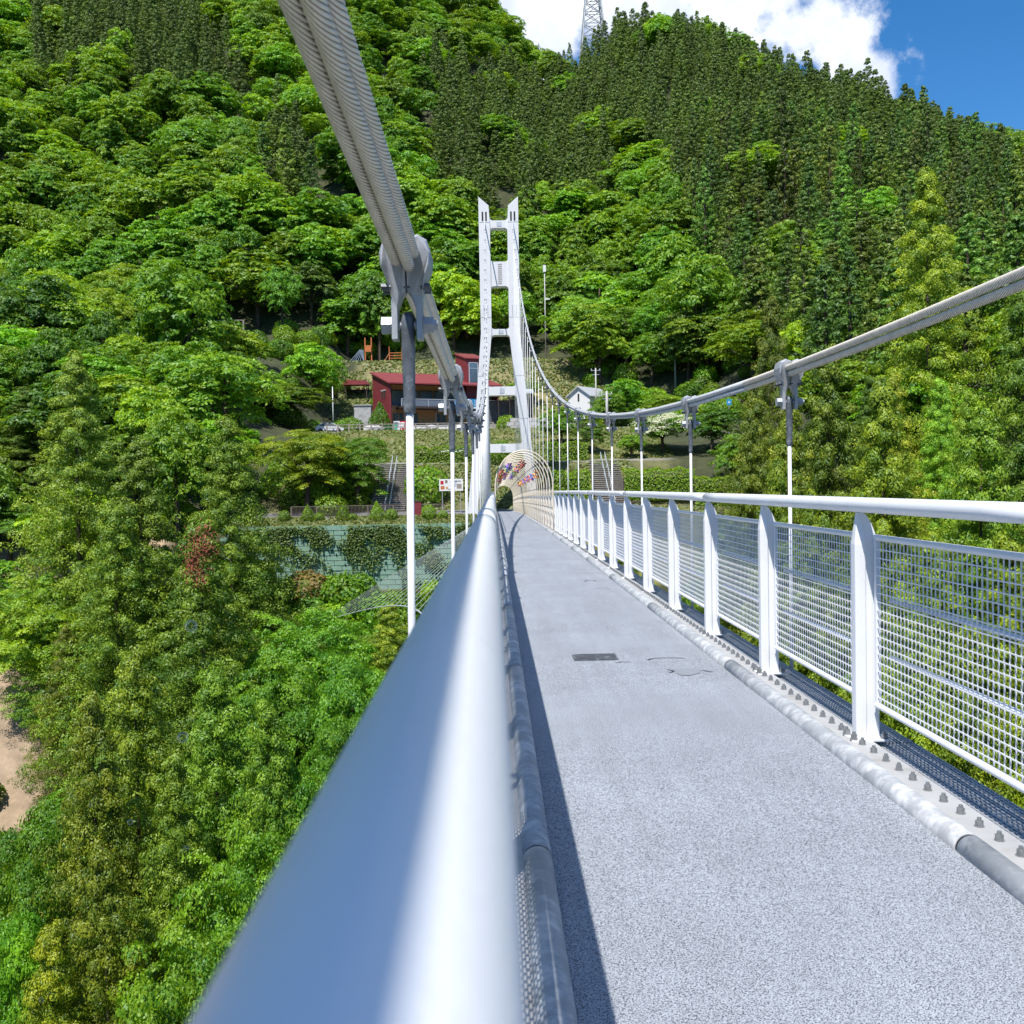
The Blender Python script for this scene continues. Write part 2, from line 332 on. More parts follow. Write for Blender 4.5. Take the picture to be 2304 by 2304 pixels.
def terrain(x, y):
    x = np.asarray(x, float); y = np.asarray(y, float)
    sh = 24 * sstep(16, 46, x); yy = y + sh
    wp = sstep(-38, -27, x) * (1 - sstep(20, 62, x))
    z = wp * np.interp(y, PARK[:, 0], PARK[:, 1]) + (1 - wp) * np.interp(yy, NAT[:, 0], NAT[:, 1])
    ry = wp * y + (1 - wp) * yy
    k = np.interp(x, KX[:, 0], KX[:, 1])
    z = z + k * (np.minimum(np.maximum(ry, 206), 430) - 206) - .5 * np.maximum(ry - 430, 0)
    und = 4.5 * np.sin(x * .055 + 1.3) * np.cos(y * .043) + 2.5 * np.sin(x * .13 + y * .07) + 1.4 * np.sin(x * .21 - y * .17 + 2)
    z = z + und * sstep(208, 250, ry)
    z = z + (1 - wp) * (1.2 * np.sin(x * .17 + .4) * np.sin(y * .13)) * (1 - sstep(200, 220, y))
    return z
def hit(px, py, y0=25., y1=520.):
    d = pix_dir(px, py); Y = np.arange(y0, y1, .2); P = CAMP + d[None, :] * (Y / d[1])[:, None]
    under = P[:, 2] < terrain(P[:, 0], P[:, 1]); i = np.argmax(under)
    return P[i] if under.any() else P[-1]

xs = np.unique(np.concatenate([np.arange(-520, -60, 12.), np.arange(-60, 60, 2.), np.arange(60, 521, 12.)]))
ys = np.unique(np.concatenate([np.arange(-480, 90, 10.), np.arange(90, 210, .75), [100.2, 100.5], np.arange(210, 470, 5.), np.arange(470, 900, 25.)]))
GX, GY = np.meshgrid(xs, ys); GZ = terrain(GX, GY)
V = np.stack([GX, GY, GZ], -1).reshape(-1, 3); nx = len(xs); ny = len(ys)
i, j = np.meshgrid(np.arange(nx - 1), np.arange(ny - 1)); a = (j * nx + i).ravel()
Q = np.stack([a, a + 1, a + nx + 1, a + nx], 1)
me = mesh_np('hillside_ground', V, Q, 'ground', smooth=True)
zone = np.tile(np.array([.050, .058, .022]), (len(V), 1))
X, Y_ = V[:, 0], V[:, 1]
def paint(mask, c): zone[mask] = c
park = (X > -26) & (X < 22)
paint(park & (Y_ > 99) & (Y_ < 102.6), (.20, .19, .06))
paint(park & (Y_ > 102.6) & (Y_ < 108.4), (.17, .17, .175))
paint(park & (Y_ > 108.4) & (Y_ < 117.2), (.13, .13, .05))
paint(park & (Y_ > 117.2) & (Y_ < 120.5), (.25, .235, .21))
paint(park & (Y_ > 120.5) & (Y_ < 140.2), (.17, .165, .055))
paint(park & (Y_ > 140.2) & (Y_ < 157), (.22, .21, .20))
paint(park & (Y_ > 157) & (Y_ < 172), (.16, .155, .13))
paint(park & (Y_ > 172) & (Y_ < 191), (.21, .19, .085))
paint(park & (Y_ > 191) & (Y_ < 203), (.29, .235, .15))
paint((X < -33) & (Y_ > 70) & (Y_ < 106), (.33, .245, .165))
ca = me.color_attributes.new('zone', 'FLOAT_COLOR', 'POINT')
ca.data.foreach_set('color', np.concatenate([zone, np.ones((len(V), 1))], 1).astype(np.float32).ravel())
g = put('hillside_ground', me); g['kind'] = 'structure'

# ------------------------------------------------------------------ foliage shapes
def nrm(a): return a / (np.linalg.norm(a, axis=-1, keepdims=True) + 1e-9)
def leaf_quads(C, Nn, L, Wd, rng):
    n = nrm(Nn); t = rng.normal(size=C.shape); t = nrm(t - n * (n * t).sum(1, keepdims=True)); b = np.cross(n, t)
    L = np.broadcast_to(L, (len(C),))[:, None]; Wd = np.broadcast_to(Wd, (len(C),))[:, None]
    V = np.stack([C + t * L * .5, C + b * Wd * .5 + n * Wd * .12, C - t * L * .5, C - b * Wd * .5 + n * Wd * .12], 1).reshape(-1, 3)
    Q = np.arange(len(V)).reshape(-1, 4); return V, Q
def frame(n):
    n = nrm(n); up = np.where(np.abs(n[:, 2:3]) > .9, np.array([[1., 0, 0]]), np.array([[0, 0, 1.]]))
    t = nrm(np.cross(up, n)); return t, np.cross(n, t), n
def rand_dir(rng, n, zmin=-1.):
    z = rng.uniform(zmin, 1, n); a = rng.uniform(0, 2 * math.pi, n); s = np.sqrt(1 - z * z)
    return np.stack([s * np.cos(a), s * np.sin(a), z], 1)
def clump_leaves(P, D, R, per, leaf, rng, dome=.38, spread=.34, droop=0.0):
    """leafy clumps: shallow domes of leaves at P facing D with radius R"""
    t, b, n = frame(D); k = len(P)
    a = rng.uniform(0, 2 * math.pi, (k, per)); rr = np.sqrt(rng.uniform(0, 1, (k, per)))
    ro = 1 + .22 * np.sin(3 * a + rng.uniform(0, 6, (k, 1))) + .15 * np.sin(5 * a + rng.uniform(0, 6, (k, 1)))
    q = rr * ro * R[:, None]
    h = dome * R[:, None] * (1 - rr ** 2) + rng.normal(0, .07, (k, per)) * R[:, None] - droop * q
    C = P[:, None, :] + (q * np.cos(a))[..., None] * t[:, None, :] + (q * np.sin(a))[..., None] * b[:, None, :] + h[..., None] * n[:, None, :]
    rad = nrm(C - (P - n * R[:, None] * .8)[:, None, :])
    Nn = rad + rng.normal(0, spread, C.shape)
    tint = np.clip(rng.normal(.45, .2, (k, 1)) + rng.normal(0, .22, (k, per)), 0, 1)
    sz = leaf * rng.uniform(.65, 1.35, (k, per))
    return C.reshape(-1, 3), Nn.reshape(-1, 3), sz.ravel(), tint.ravel()
def broadleaf(seed, per_lobe, per, leaf, mat, nlobe=9, flat=1.0, rcl=(.75, 1.35)):
    rng = np.random.default_rng(seed); R = 5.0; cz = 6.6
    d = rand_dir(rng, nlobe, -.75); lc = d * (R * rng.uniform(.42, .62, (nlobe, 1))) * np.array([1, 1, flat]); lc[0] = (0, 0, R * .42 * flat)
    lr = rng.uniform(.42, .58, nlobe) * R
    Ps, Ds = [], []
    for c, r in zip(lc, lr):
        q = rand_dir(rng, per_lobe, -.6); Ps.append(c + q * r * rng.uniform(.72, 1.0, (per_lobe, 1)) * np.array([1, 1, .92])); Ds.append(q * np.array([1, 1, .4]) * .5 + np.array([0, 0, .85]) + rng.normal(0, .16, q.shape))
    P = np.concatenate(Ps) + np.array([0, 0, cz]); D = np.concatenate(Ds)
    C, Nn, sz, ti = clump_leaves(P, D, rng.uniform(*rcl, len(P)), per, leaf, rng, dome=.25)
    V, Qd = leaf_quads(C, Nn, sz, sz * .62, rng)
    crown = mesh_np('crown', V, Qd, mat, np.repeat(ti, 4))
    tr = MB(); tr.tube([(0, 0, -1.2), (.1, 0, 1.5), (-.05, .1, 4), (.1, -.1, 7), (0, 0, 9.5)], [.34, .27, .22, .15, .05], 7)
    for c in lc[:7]:
        e = c + np.array([0, 0, cz]); s0 = np.array([0, 0, rng.uniform(3.2, 5.5)])
        tr.tube([s0, (s0 + e) / 2 + rng.normal(0, .25, 3), e], [.15, .09, .03], 5)
    return crown, mb_mesh(tr, 'trunk', 'bark')
def mb_mesh(mb, name, mat, smooth=True):
    me = bpy.data.meshes.new(name); me.from_pydata(mb.v, [], mb.f); me.materials.append(M[mat])
    if smooth: me.polygons.foreach_set('use_smooth', [True] * len(me.polygons))
    me.update(); return me
def conifer(seed, dz, per_level, tufts, per, leaf, mat, R=3.3, H=20., z0=2.0, tuft=(.5, .78), power=.75, lean=.25):
    rng = np.random.default_rng(seed); P, D, Rr = [], [], []
    z = z0; lev = 0
    lump = rng.uniform(.8, 1.15, 40)
    while z < H - .25:
        t = (z - z0) / (H - z0); r = R * (1 - t) ** power * min(1, .55 + t * 3.2) + .12
        nb = max(3, int(round(per_level * (.35 + .65 * r / R))))
        for k in range(nb):
            a = lev * 2.4 + k * 2 * math.pi / nb + rng.normal(0, .2)
            L = r * rng.uniform(.68, 1.12) * lump[int(a * 3 + lev * .35) % 40]
            zj = rng.uniform(-.5, .5) * dz
            for q in range(tufts):
                f = (1 - q * (.3 if tufts < 4 else .2)) * rng.uniform(.85, 1.02)
                if f < .2: continue
                rad = L * f; dzv = -.16 * rad + .30 * (rad / R) ** 2 * R * .35 + zj + rng.normal(0, .12)
                P.append((rad * math.cos(a), rad * math.sin(a), z + dzv)); D.append((math.cos(a) * .8, math.sin(a) * .8, .55)); Rr.append(rng.uniform(*tuft) * (.6 + .4 * r / R))
        z += dz * rng.uniform(.85, 1.15); lev += 1
    P = np.array(P); D = np.array(D); Rr = np.array(Rr)
    k = len(P); dr = rand_dir(rng, k * per, -.55).reshape(k, per, 3); dr = nrm(dr + nrm(D)[:, None, :] * .55)
    C = (P[:, None, :] + dr * (Rr[:, None] * rng.uniform(.72, 1.06, (k, per)))[..., None] * np.array([1, 1, .85])).reshape(-1, 3)
    Nn = (dr + rng.normal(0, .26, dr.shape)).reshape(-1, 3); sz = leaf * rng.uniform(.65, 1.35, k * per)
    ti = np.clip(rng.normal(.42, .28, (k, 1)) + rng.normal(0, .2, (k, per)), 0, 1).ravel()
    V, Qd = leaf_quads(C, Nn, sz * 1.25, sz * .55, rng)
    crown = mesh_np('crown', V, Qd, mat, np.repeat(ti, 4))
    tr = MB(); tr.tube([(0, 0, -1.5), (0, 0, 5), (0, 0, 12), (0, 0, H - .6)], [.34, .26, .16, .03], 6)
    return crown, mb_mesh(tr, 'trunk', 'bark')
def shrub(seed, n, leaf, cone=0.0, mat='leaf', lump=.14):
    """clipped bush of radius 1, standing on z = 0"""
    rng = np.random.default_rng(seed); d = rand_dir(rng, n, -.75); a = np.arctan2(d[:, 1], d[:, 0])
    r = 1 + lump * np.sin(3 * a + seed) * np.cos(4 * d[:, 2] + seed) + rng.normal(0, .05, n)
    C = d * r[:, None]
    if cone: C[:, :2] *= np.clip(1 - cone * np.maximum(C[:, 2], -.2), .12, 1.4)[:, None]; C[:, 2] *= 1 + cone * .4
    Nn = d + rng.normal(0, .45, d.shape); sz = leaf * rng.uniform(.6, 1.4, n)
    V, Qd = leaf_quads(C + np.array([0, 0, .75]), Nn, sz, sz * .65, rng)
    return mesh_np('foliage', V, Qd, mat, np.repeat(np.clip(rng.normal(.5, .28, n), 0, 1), 4))

BN = [broadleaf(s, 26, 190, .145, 'leaf', nlobe=11, rcl=(.5, .95)) for s in (11, 12, 13, 14)]
BM = [broadleaf(s, 22, 60, .30, 'leaf', nlobe=10, rcl=(.55, 1.0)) for s in (21, 22, 23, 24)]
BF = [broadleaf(s, 19, 34, .42, 'leaf_far', nlobe=nl, rcl=rc, flat=fl) for s, nl, rc, fl in ((31, 10, (.6, 1.05), 1.0), (32, 14, (.5, .9), 1.2), (33, 8, (.8, 1.4), .85), (34, 6, (.7, 1.2), 1.1), (35, 12, (.6, 1.0), .9), (36, 9, (.9, 1.5), 1.0), (37, 16, (.45, .8), 1.1))]
CN = [conifer(s, .95, 14, 4, 84, .17, 'needle', R=8.4, H=26., z0=2.0, tuft=(.7, 1.2), power=.88) for s in (41, 42, 43, 44)]
CF = [conifer(s, .85, 9, 2, 24, .33, 'needle_far', R=3.6, H=18., tuft=(.5, .85), power=.85) for s in (51, 52, 53, 54, 55)]
SH = [shrub(s, 1500, .17) for s in (61, 62, 63)]; SHC = [shrub(s, 1500, .17, cone=.55) for s in (64, 65)]
BW = broadleaf(71, 16, 60, .36, 'leaf', nlobe=8, flat=.45)
BL_ = broadleaf(71, 22, 70, .26, 'flower', nlobe=8, flat=.45)

RG = random.Random(3)
def add_tree(kind, variants, x, y, h, r, col, label, group, nomh, nomr, cat='tree', sink=.4, vi=None):
    cr, tr = variants[RG.randrange(len(variants)) if vi is None else vi]
    z = float(terrain(x, y)); t = thing(kind, label, cat, (x, y, z - sink), group, rz=RG.uniform(0, 6.28)); t.scale = (r / nomr, r / nomr, (h + sink) / nomh)
    put('trunk', tr, t); c = put('crown', cr, t); c.color = (*col, 1); return t

# --- trees picked out one by one in the photograph: (apex pixel, forward distance, crown radius, tone)
def apex_tree(kind, variants, px, py, Y, r, col, label, group, nomh, nomr, hmax=34, hmin=7):
    P = at(px, py, Y); g = float(terrain(P[0], P[1])); h = P[2] - g
    return add_tree(kind, variants, P[0], P[1], min(max(h, hmin), hmax), r, col, label, group, nomh, nomr)

# near cedars on the valley side, left of the bridge
L1 = 'olive green cedar with clumped foliage on the steep bank beside the wind-stay ropes'
for (px, py, Y, r, c) in [(165, 790, 92, 5.2, (1.0, 1.05, .9)), (310, 985, 84, 5.0, (1.0, 1.1, .8)), (512, 925, 90, 4.6, (.9, 1.0, .9)), (450, 1160, 76, 5.0, (.85, 1.0, .8)),
                          (300, 1440, 64, 4.2, (1.05, 1.05, .8)), (205, 1560, 58, 3.6, (1.1, 1.0, .8)), (480, 1480, 62, 4.2, (.75, .95, .8)),
                          (110, 2060, 50, 3.0, (1.35, 1.15, .6)), (390, 1690, 57, 3.4, (.9, 1.0, .8)), (60, 870, 112, 4.4, (.8, .9, .9)), (230, 1880, 52, 3.2, (1.15, 1.05, .7)), (255, 1120, 80, 4.4, (.95, 1.05, .8)), (600, 1560, 60, 3.4, (.8, 1.0, .8))]:
    t = apex_tree('cedar_tree', CN, px, py, Y, r * 1.75, c, L1, 'cedars on the bank left of the bridge', 26, 8.4)
    if (px, py) == (450, 1160): dead_host = t; t['label'] = 'olive cedar carrying a withered red-brown spray near its top'; del t['group']
    if (px, py) == (110, 2060): t['label'] = 'yellowish young cedar lowest on the bank below the round handrail'; del t['group']
    if (px, py) == (165, 790): t['label'] = 'tallest cedar on the bank below the round handrail, beside the large airy tree'; del t['group']
# broadleaf trees on the same bank
L2 = 'leafy light green tree crowding the valley bank beneath the bridge railing'
for (px, py, Y, r, c) in [(110, 1290, 88, 6.5, (1.15, 1.05, .6)), (330, 1230, 92, 6.0, (.95, 1.0, 1.6)), (700, 1330, 80, 6.0, (.75, .95, 1.0)), (790, 1420, 72, 5.0, (.72, 1.0, .9)),
                          (610, 1420, 74, 5.5, (.78, .95, .9)), (60, 1760, 60, 5.0, (.85, 1.0, .8)), (430, 2010, 50, 5.4, (.95, 1.0, .6)), (300, 2200, 46, 5.0, (.9, 1.0, .7)), (560, 1800, 56, 5.0, (.8, .95, .8)), (650, 1640, 62, 5.0, (.8, 1.05, .8)),
                          (20, 1130, 104, 5.0, (.8, 1.0, 1.9)), (520, 1230, 96, 4.5, (.9, .95, .9)), (760, 1560, 66, 4.6, (.7, .95, .8)), (160, 2300, 44, 4.4, (1.1, 1.05, .6)), (40, 1990, 54, 4.0, (.8, 1.05, .7)), (500, 2240, 45, 4.2, (.8, 1.0, .6))]:
    apex_tree('broadleaf_tree', BN, px, py, Y, r, c, L2, 'leafy trees on the bank left of the bridge', 12, 5)
# cedars beyond the right-hand railing
L3 = 'tall olive cedar rising behind the white mesh railing, under the bundled cable'
for (px, py, Y, r, c) in [(2300, 555, 78, 5.0, (1.0, 1.15, .8)), (2205, 640, 72, 5.0, (.95, 1.1, .8)), (1985, 700, 78, 5.2, (1.05, 1.05, .7)), (1862, 720, 84, 4.8, (.95, 1.0, .7)), (1775, 800, 78, 4.6, (1.05, .95, .7)),
                          (1735, 660, 96, 3.8, (.75, .7, .7)), (1700, 850, 88, 4.0, (1.0, .9, .7)), (2270, 760, 62, 4.8, (1.2, 1.15, .6)), (2110, 790, 64, 4.8, (1.1, 1.1, .7)), (1930, 860, 68, 4.6, (1.1, 1.1, .7)), (1690, 930, 84, 3.4, (1.0, .95, .7)),
                          (2400, 620, 66, 5.0, (1.1, 1.1, .7)), (2190, 900, 56, 4.4, (1.15, 1.1, .6)), (2040, 930, 60, 4.4, (1.15, 1.15, .6)), (1830, 960, 70, 4.2, (1.05, 1.05, .7)), (2330, 930, 54, 4.4, (1.15, 1.1, .6)), (1750, 1010, 72, 3.8, (1.0, 1.0, .7)), (2420, 820, 58, 4.6, (1., 1., .7))]:
    apex_tree('cedar_tree', CN, px, py, Y, r * 1.55, c, L3, 'cedars behind the right-hand railing', 26, 8.4)
apex_tree('cedar_tree', CN, 2085, 385, 98, 8.6, (1.6, 1.55, .7), 'broad bright green cedar standing taller than those behind the mesh railing', None, 26, 8.4)
# single trees around the park
S = [
 (BM, 375, 560, 138, 8.5, (.95, 1.1, .9), 'large airy light green tree above the cedar bank, beside the curved maple'),
 (BM, 632, 585, 196, 4.4, (.8, 1.05, 1.4), 'slender pale green birch-like tree beside the rustic hillside fence'),
 (BM, 705, 762, 172, 5.6, (.95, 1.15, .7), 'round bright green maple beside the small red-roofed shelter'),
 (BM, 640, 858, 148, 7.8, (.62, .62, .5), 'wide dark domed maple at the car park edge'),
 (BN, 690, 955, 107.5, 6.0, (1.6, 1.25, .5), 'yellow-green spreading maple beside the brown stone stairs'),
 (BN, 800, 972, 108.5, 4.6, (.75, .85, .7), 'dark leafy tree leaning over the brown stone stairs'),
 (BM, 60, 595, 150, 8.0, (.45, .6, .7), 'dark green tree below a yellow-topped crown'),
 (BM, 110, 580, 166, 7.0, (1.3, 1.2, .4), 'yellow-topped crown behind a dark green tree'),
 (BM, 1330, 1, 440, 1, (1, 1, 1), None),
 (BM, 1575, 555, 175, 8.6, (1.0, 1.05, .9), 'tall round-topped light green tree behind the white flowering tree'),
 (BM, 1340, 668, 185, 8.0, (1.05, 1.0, .8), 'broad yellow-green tree above the white gabled house'),
 (BM, 1410, 845, 152, 4.0, (.85, 1.15, .6), 'small bright green round tree beside the pole by the white house'),
 (BM, 1490, 880, 146, 4.6, (1.0, .95, .6), 'olive small tree beside the road bank'),
 (BM, 1360, 870, 150, 2.8, (.85, .95, .6), 'little green tree touching the white gabled house'),
 (BM, 1262, 905, 128, 3.0, (.8, 1.0, .7), 'upright leafy tree behind the white hanger rods'),
 (BM, 1330, 940, 124, 2.6, (.7, .75, .6), 'dark twiggy tree above the second stone stairs'),
 (BM, 1420, 975, 121, 2.2, (.8, .9, .6), 'leafy sapling beside the white flowering tree'),
 (BM, 1600, 900, 121, 4.2, (.55, .75, .5), 'dark green tree beside the white flowering tree'),
 (BM, 1650, 960, 110, 3.2, (.8, .9, .7), 'low leafy tree at the cedar edge by the hedge'),
 (BM, 1180, 850, 178, 3.0, (.85, .95, .6), 'small tree beside the red tower block of the lodge'),
 (BM, 1790, 712, 130, 4.2, (1.5, 1.35, .35), 'bright yellow-green tree peeping over the cedars'),
 (BM, 850, 605, 203, 4.2, (.85, 1.1, .8), 'small bright tree at the foot of the dark woods'),
 (BM, 560, 760, 168, 4.0, (.9, .95, .7), 'light green tree below the rustic hillside fence'),
 (BM, 1700, 590, 165, 5.0, (.9, 1.0, .7), 'leafy green tree between two dark cedars'),
]
for (vs, px, py, Y, r, c, lab) in S:
    if lab: apex_tree('broadleaf_tree', vs, px, py, Y, r, c, lab, None, 12, 5, hmin=3)
# white flowering dogwood: crown of leaves and layered blossom
P = at(1490, 935, 123); zg = float(terrain(P[0], P[1])); t = thing('flowering_tree', 'low spreading tree covered in layered white blossom above the hedge', 'tree', (P[0], P[1], zg - .3))
hh = (P[2] - zg + .5) / 10.0; t.scale = (.8, .8, hh)
put('trunk', BW[1], t); o = put('crown', BW[0], t); o.color = (.8, .95, .7, 1)
o = put('blossom', BL_[0], t, (0, 0, .6)); o.color = (1, 1, 1, 1)

# --- woods: scattered over the slopes; the largest 300 of each kind are things, the rest one mass
def inpoly(px, py, poly):
    r = np.zeros(np.shape(px), bool); n = len(poly)
    for i in range(n):
        x0, y0 = poly[i]; x1, y1 = poly[(i + 1) % n]
        c = (y0 > py) != (y1 > py); r ^= c & (px < (x1 - x0) * (py - y0) / ((y1 - y0) or 1e-9) + x0)
    return r
CP = [[(950, 60), (1100, 110), (1230, 150), (1340, 80), (1390, 20), (1520, -20), (1700, 40), (1860, 110), (2000, 170), (2160, 270), (2304, 340), (2500, 400), (2500, 560), (2304, 570), (2160, 600), (2060, 580), (1960, 660), (1800, 640), (1740, 560), (1620, 500), (1580, 440), (1520, 370), (1470, 250), (1430, 240), (1380, 300), (1420, 430), (1330, 420), (1240, 410), (1100, 415), (960, 380)],
      [(40, -60), (430, -60), (560, 120), (565, 185), (420, 180), (200, 160), (60, 130)], [(575, 195), (640, 180), (700, 300), (705, 425), (590, 420)], [(1600, 470), (1790, 540), (1800, 640), (1660, 590)]]
PP = [(1798, 370), (1900, 350), (2035, 370), (2045, 550), (1900, 540), (1800, 460)]
YEL = [(0, 140), (180, 200), (360, 330), (120, 360), (0, 330)]
rng = np.random.default_rng(8)
def scatter(s, y0, y1, wid=.60, left=None):
    pts = []
    y = y0
    while y < y1:
        xm = wid * y + 12; x = np.arange(-xm, xm, s); pts.append(np.stack([x + rng.uniform(-.45, .45, len(x)) * s, y + rng.uniform(-.45, .45, len(x)) * s], 1)); y += s
    return np.concatenate(pts)
def zones(Pt, h):
    z = terrain(Pt[:, 0], Pt[:, 1]); top = np.stack([Pt[:, 0], Pt[:, 1], z + h * .8], 1); u, v = proj(top)
    con = np.zeros(len(Pt), bool)
    for p_ in CP: con |= inpoly(u, v, p_)
    return u, v, con, inpoly(u, v, PP)
# hill cedars
Pc = scatter(6.0, 206, 447); hc = rng.uniform(12.5, 22.5, len(Pc)); u, v, con, pin = zones(Pc, hc)
gap = np.sin(Pc[:, 0] * .11 + 1) * np.sin(Pc[:, 1] * .09 + .5) + rng.normal(0, .12, len(Pc)) > .78
keep = con & ~pin & ~gap & (u > -150) & (u < 2450); Pc = Pc[keep]; hc = hc[keep]; u = u[keep]; v = v[keep]
# hill broadleaf
Pb = scatter(8.0, 207, 447); hb = rng.uniform(12, 18, len(Pb)); ub, vb, con, pin = zones(Pb, hb)
gap = np.sin(Pb[:, 0] * .11 + 1) * np.sin(Pb[:, 1] * .09 + .5) > .78
keep = (~con | gap) & (ub > -200) & (ub < 2500); Pb = Pb[keep]; hb = hb[keep]; ub = ub[keep]; vb = vb[keep]; pinb = pin[keep]
# lower slopes to the left and right of the park
Pl = scatter(7.2, 101, 207, .62); hl = rng.uniform(9, 15, len(Pl))
zl = terrain(Pl[:, 0], Pl[:, 1]); ul, vl = proj(np.stack([Pl[:, 0], Pl[:, 1], zl + hl], 1)); u0, v0 = proj(np.stack([Pl[:, 0], Pl[:, 1], zl], 1))
rad = 4.6 * F / Pl[:, 1]
block = (ul + rad > np.where(v0 < 985, 665, 600)) & (ul - rad < 1225) & (v0 > 740) & (vl < 1190)
block |= (ul + rad > 1200) & (ul - rad < 1690) & (v0 > 880) & (vl < 1190)
block |= (Pl[:, 0] > -23) & (Pl[:, 0] < 12) & (Pl[:, 1] < 203)
block |= (ul + rad > 425) & (ul - rad < 560) & (vl < 700) & (v0 > 640)      # the rustic fence stays in view
keep = ~block & (ul > -150) & (ul < 2450); Pl = Pl[keep]; hl = hl[keep]; ul = ul[keep]
def tone(n, kind):
    if kind == 'b':
        base = np.array([(1.0, 1.05, .8), (.8, 1.0, .8), (1.15, 1.1, .6), (.7, .92, .9), (.9, 1.08, .6), (.62, .82, .7), (1.25, 1.12, .7), (.85, .9, 1.3)])
        return base[rng.integers(0, len(base), n)] * rng.uniform(.7, 1.3, (n, 1))
    base = np.array([(.95, 1.05, 1), (.8, 1.0, 1.0), (1.1, 1.05, .8), (.85, 1.1, .9), (1.12, .95, .8)])
    return base[rng.integers(0, len(base), n)] * rng.uniform(.65, 1.35, (n, 1))
def place(Pt, H, kind, name, variants, col, label, group, nomh, nomr, rr):
    for k in range(len(Pt)):
        add_tree(name, variants, float(Pt[k, 0]), float(Pt[k, 1]), float(H[k]), float(rr[k]), tuple(col[k]), label, group, nomh, nomr)
nb_tot = 235 - len(Pl); ob = np.argsort(Pb[:, 1]); ib, rb_ = ob[:nb_tot], ob[nb_tot:]
cb = tone(len(Pb), 'b'); cb[pinb] = np.array([.5, .8, 1.7]) * rng.uniform(.85, 1.1, (pinb.sum(), 1))
place(Pb[ib], hb[ib], 'b', 'broadleaf_tree', BF, cb[ib], 'bright green broadleaf tree in the mixed wood on the hillside', 'broadleaf trees on the hillside', 12, 5, rng.uniform(5.0, 9.8, nb_tot))
zl2 = terrain(Pl[:, 0], Pl[:, 1]); ua, va = proj(np.stack([Pl[:, 0], Pl[:, 1], zl2 + hl * 1.25], 1)); lc_ = np.zeros(len(Pl), bool)
for p_ in CP + [[(1640, 440), (2304, 440), (2304, 700), (1980, 700), (1640, 600)]]: lc_ |= inpoly(ua, va, p_)
lc_ &= rng.uniform(0, 1, len(Pl)) < .8
k_ = int(lc_.sum()); place(Pl[lc_], hl[lc_] * 1.45, 'c', 'cedar_tree', CF, tone(k_, 'c') * 1.1, 'pointed cedar on the slope just above the mesh railing cedars', 'pointed cedars on the lower slope', 18, 3.6, rng.uniform(3.6, 4.8, k_))
Pl = Pl[~lc_]; hl = hl[~lc_]
place(Pl, hl, 'b', 'broadleaf_tree', BM, tone(len(Pl), 'b'), 'green broadleaf tree on the lower slope flanking the park', 'broadleaf trees flanking the park', 12, 5, rng.uniform(4.2, 7.8, len(Pl)))
# the rest of the woods, too many to count
def wood(name, label, cat, Pt, H, Rr, nomh, nomr, variants, tones):
    """points carrying a tree each; geometry nodes put the crown shapes on them"""
    col = bpy.data.collections.new(name + '_shapes')
    for cr, tr in variants:
        o = bpy.data.objects.new(name + '_shape', cr); col.objects.link(o)
    z = terrain(Pt[:, 0], Pt[:, 1]) - .4
    me = bpy.data.meshes.new(name); me.vertices.add(len(Pt)); me.vertices.foreach_set('co', np.stack([Pt[:, 0], Pt[:, 1], z], 1).astype(np.float32).ravel())
    n = len(Pt)
    a = me.attributes.new('scl', 'FLOAT_VECTOR', 'POINT'); a.data.foreach_set('vector', np.stack([Rr / nomr, Rr / nomr, H / nomh], 1).astype(np.float32).ravel())
    a = me.attributes.new('spin', 'FLOAT_VECTOR', 'POINT'); a.data.foreach_set('vector', np.stack([np.zeros(n), np.zeros(n), rng.uniform(0, 6.28, n)], 1).astype(np.float32).ravel())
    a = me.attributes.new('pick', 'INT', 'POINT'); a.data.foreach_set('value', rng.integers(0, len(variants), n).astype(np.int32))
    o = put(name, me); o['kind'] = 'stuff'; tag(o, label, cat); o.color = (*tones, 1)
    ng = bpy.data.node_groups.new(name, 'GeometryNodeTree'); ng.interface.new_socket('Geometry', in_out='INPUT', socket_type='NodeSocketGeometry'); ng.interface.new_socket('Geometry', in_out='OUTPUT', socket_type='NodeSocketGeometry')
    gi = ng.nodes.new('NodeGroupInput'); go = ng.nodes.new('NodeGroupOutput')
    ci = ng.nodes.new('GeometryNodeCollectionInfo'); ci.inputs['Collection'].default_value = col; ci.inputs['Separate Children'].default_value = True
    ip = ng.nodes.new('GeometryNodeInstanceOnPoints'); ip.inputs['Pick Instance'].default_value = True
    def na(nm, ty):
        q = ng.nodes.new('GeometryNodeInputNamedAttribute'); q.data_type = ty; q.inputs['Name'].default_value = nm; return q.outputs[0]
    er = ng.nodes.new('FunctionNodeEulerToRotation'); ng.links.new(na('spin', 'FLOAT_VECTOR'), er.inputs[0])
    L = ng.links.new
    L(gi.outputs[0], ip.inputs['Points']); L(ci.outputs[0], ip.inputs['Instance']); L(na('pick', 'INT'), ip.inputs['Instance Index'])
    L(er.outputs[0], ip.inputs['Rotation']); L(na('scl', 'FLOAT_VECTOR'), ip.inputs['Scale']); L(ip.outputs[0], go.inputs[0])
    md = o.modifiers.new('trees', 'NODES'); md.node_group = ng
    return o
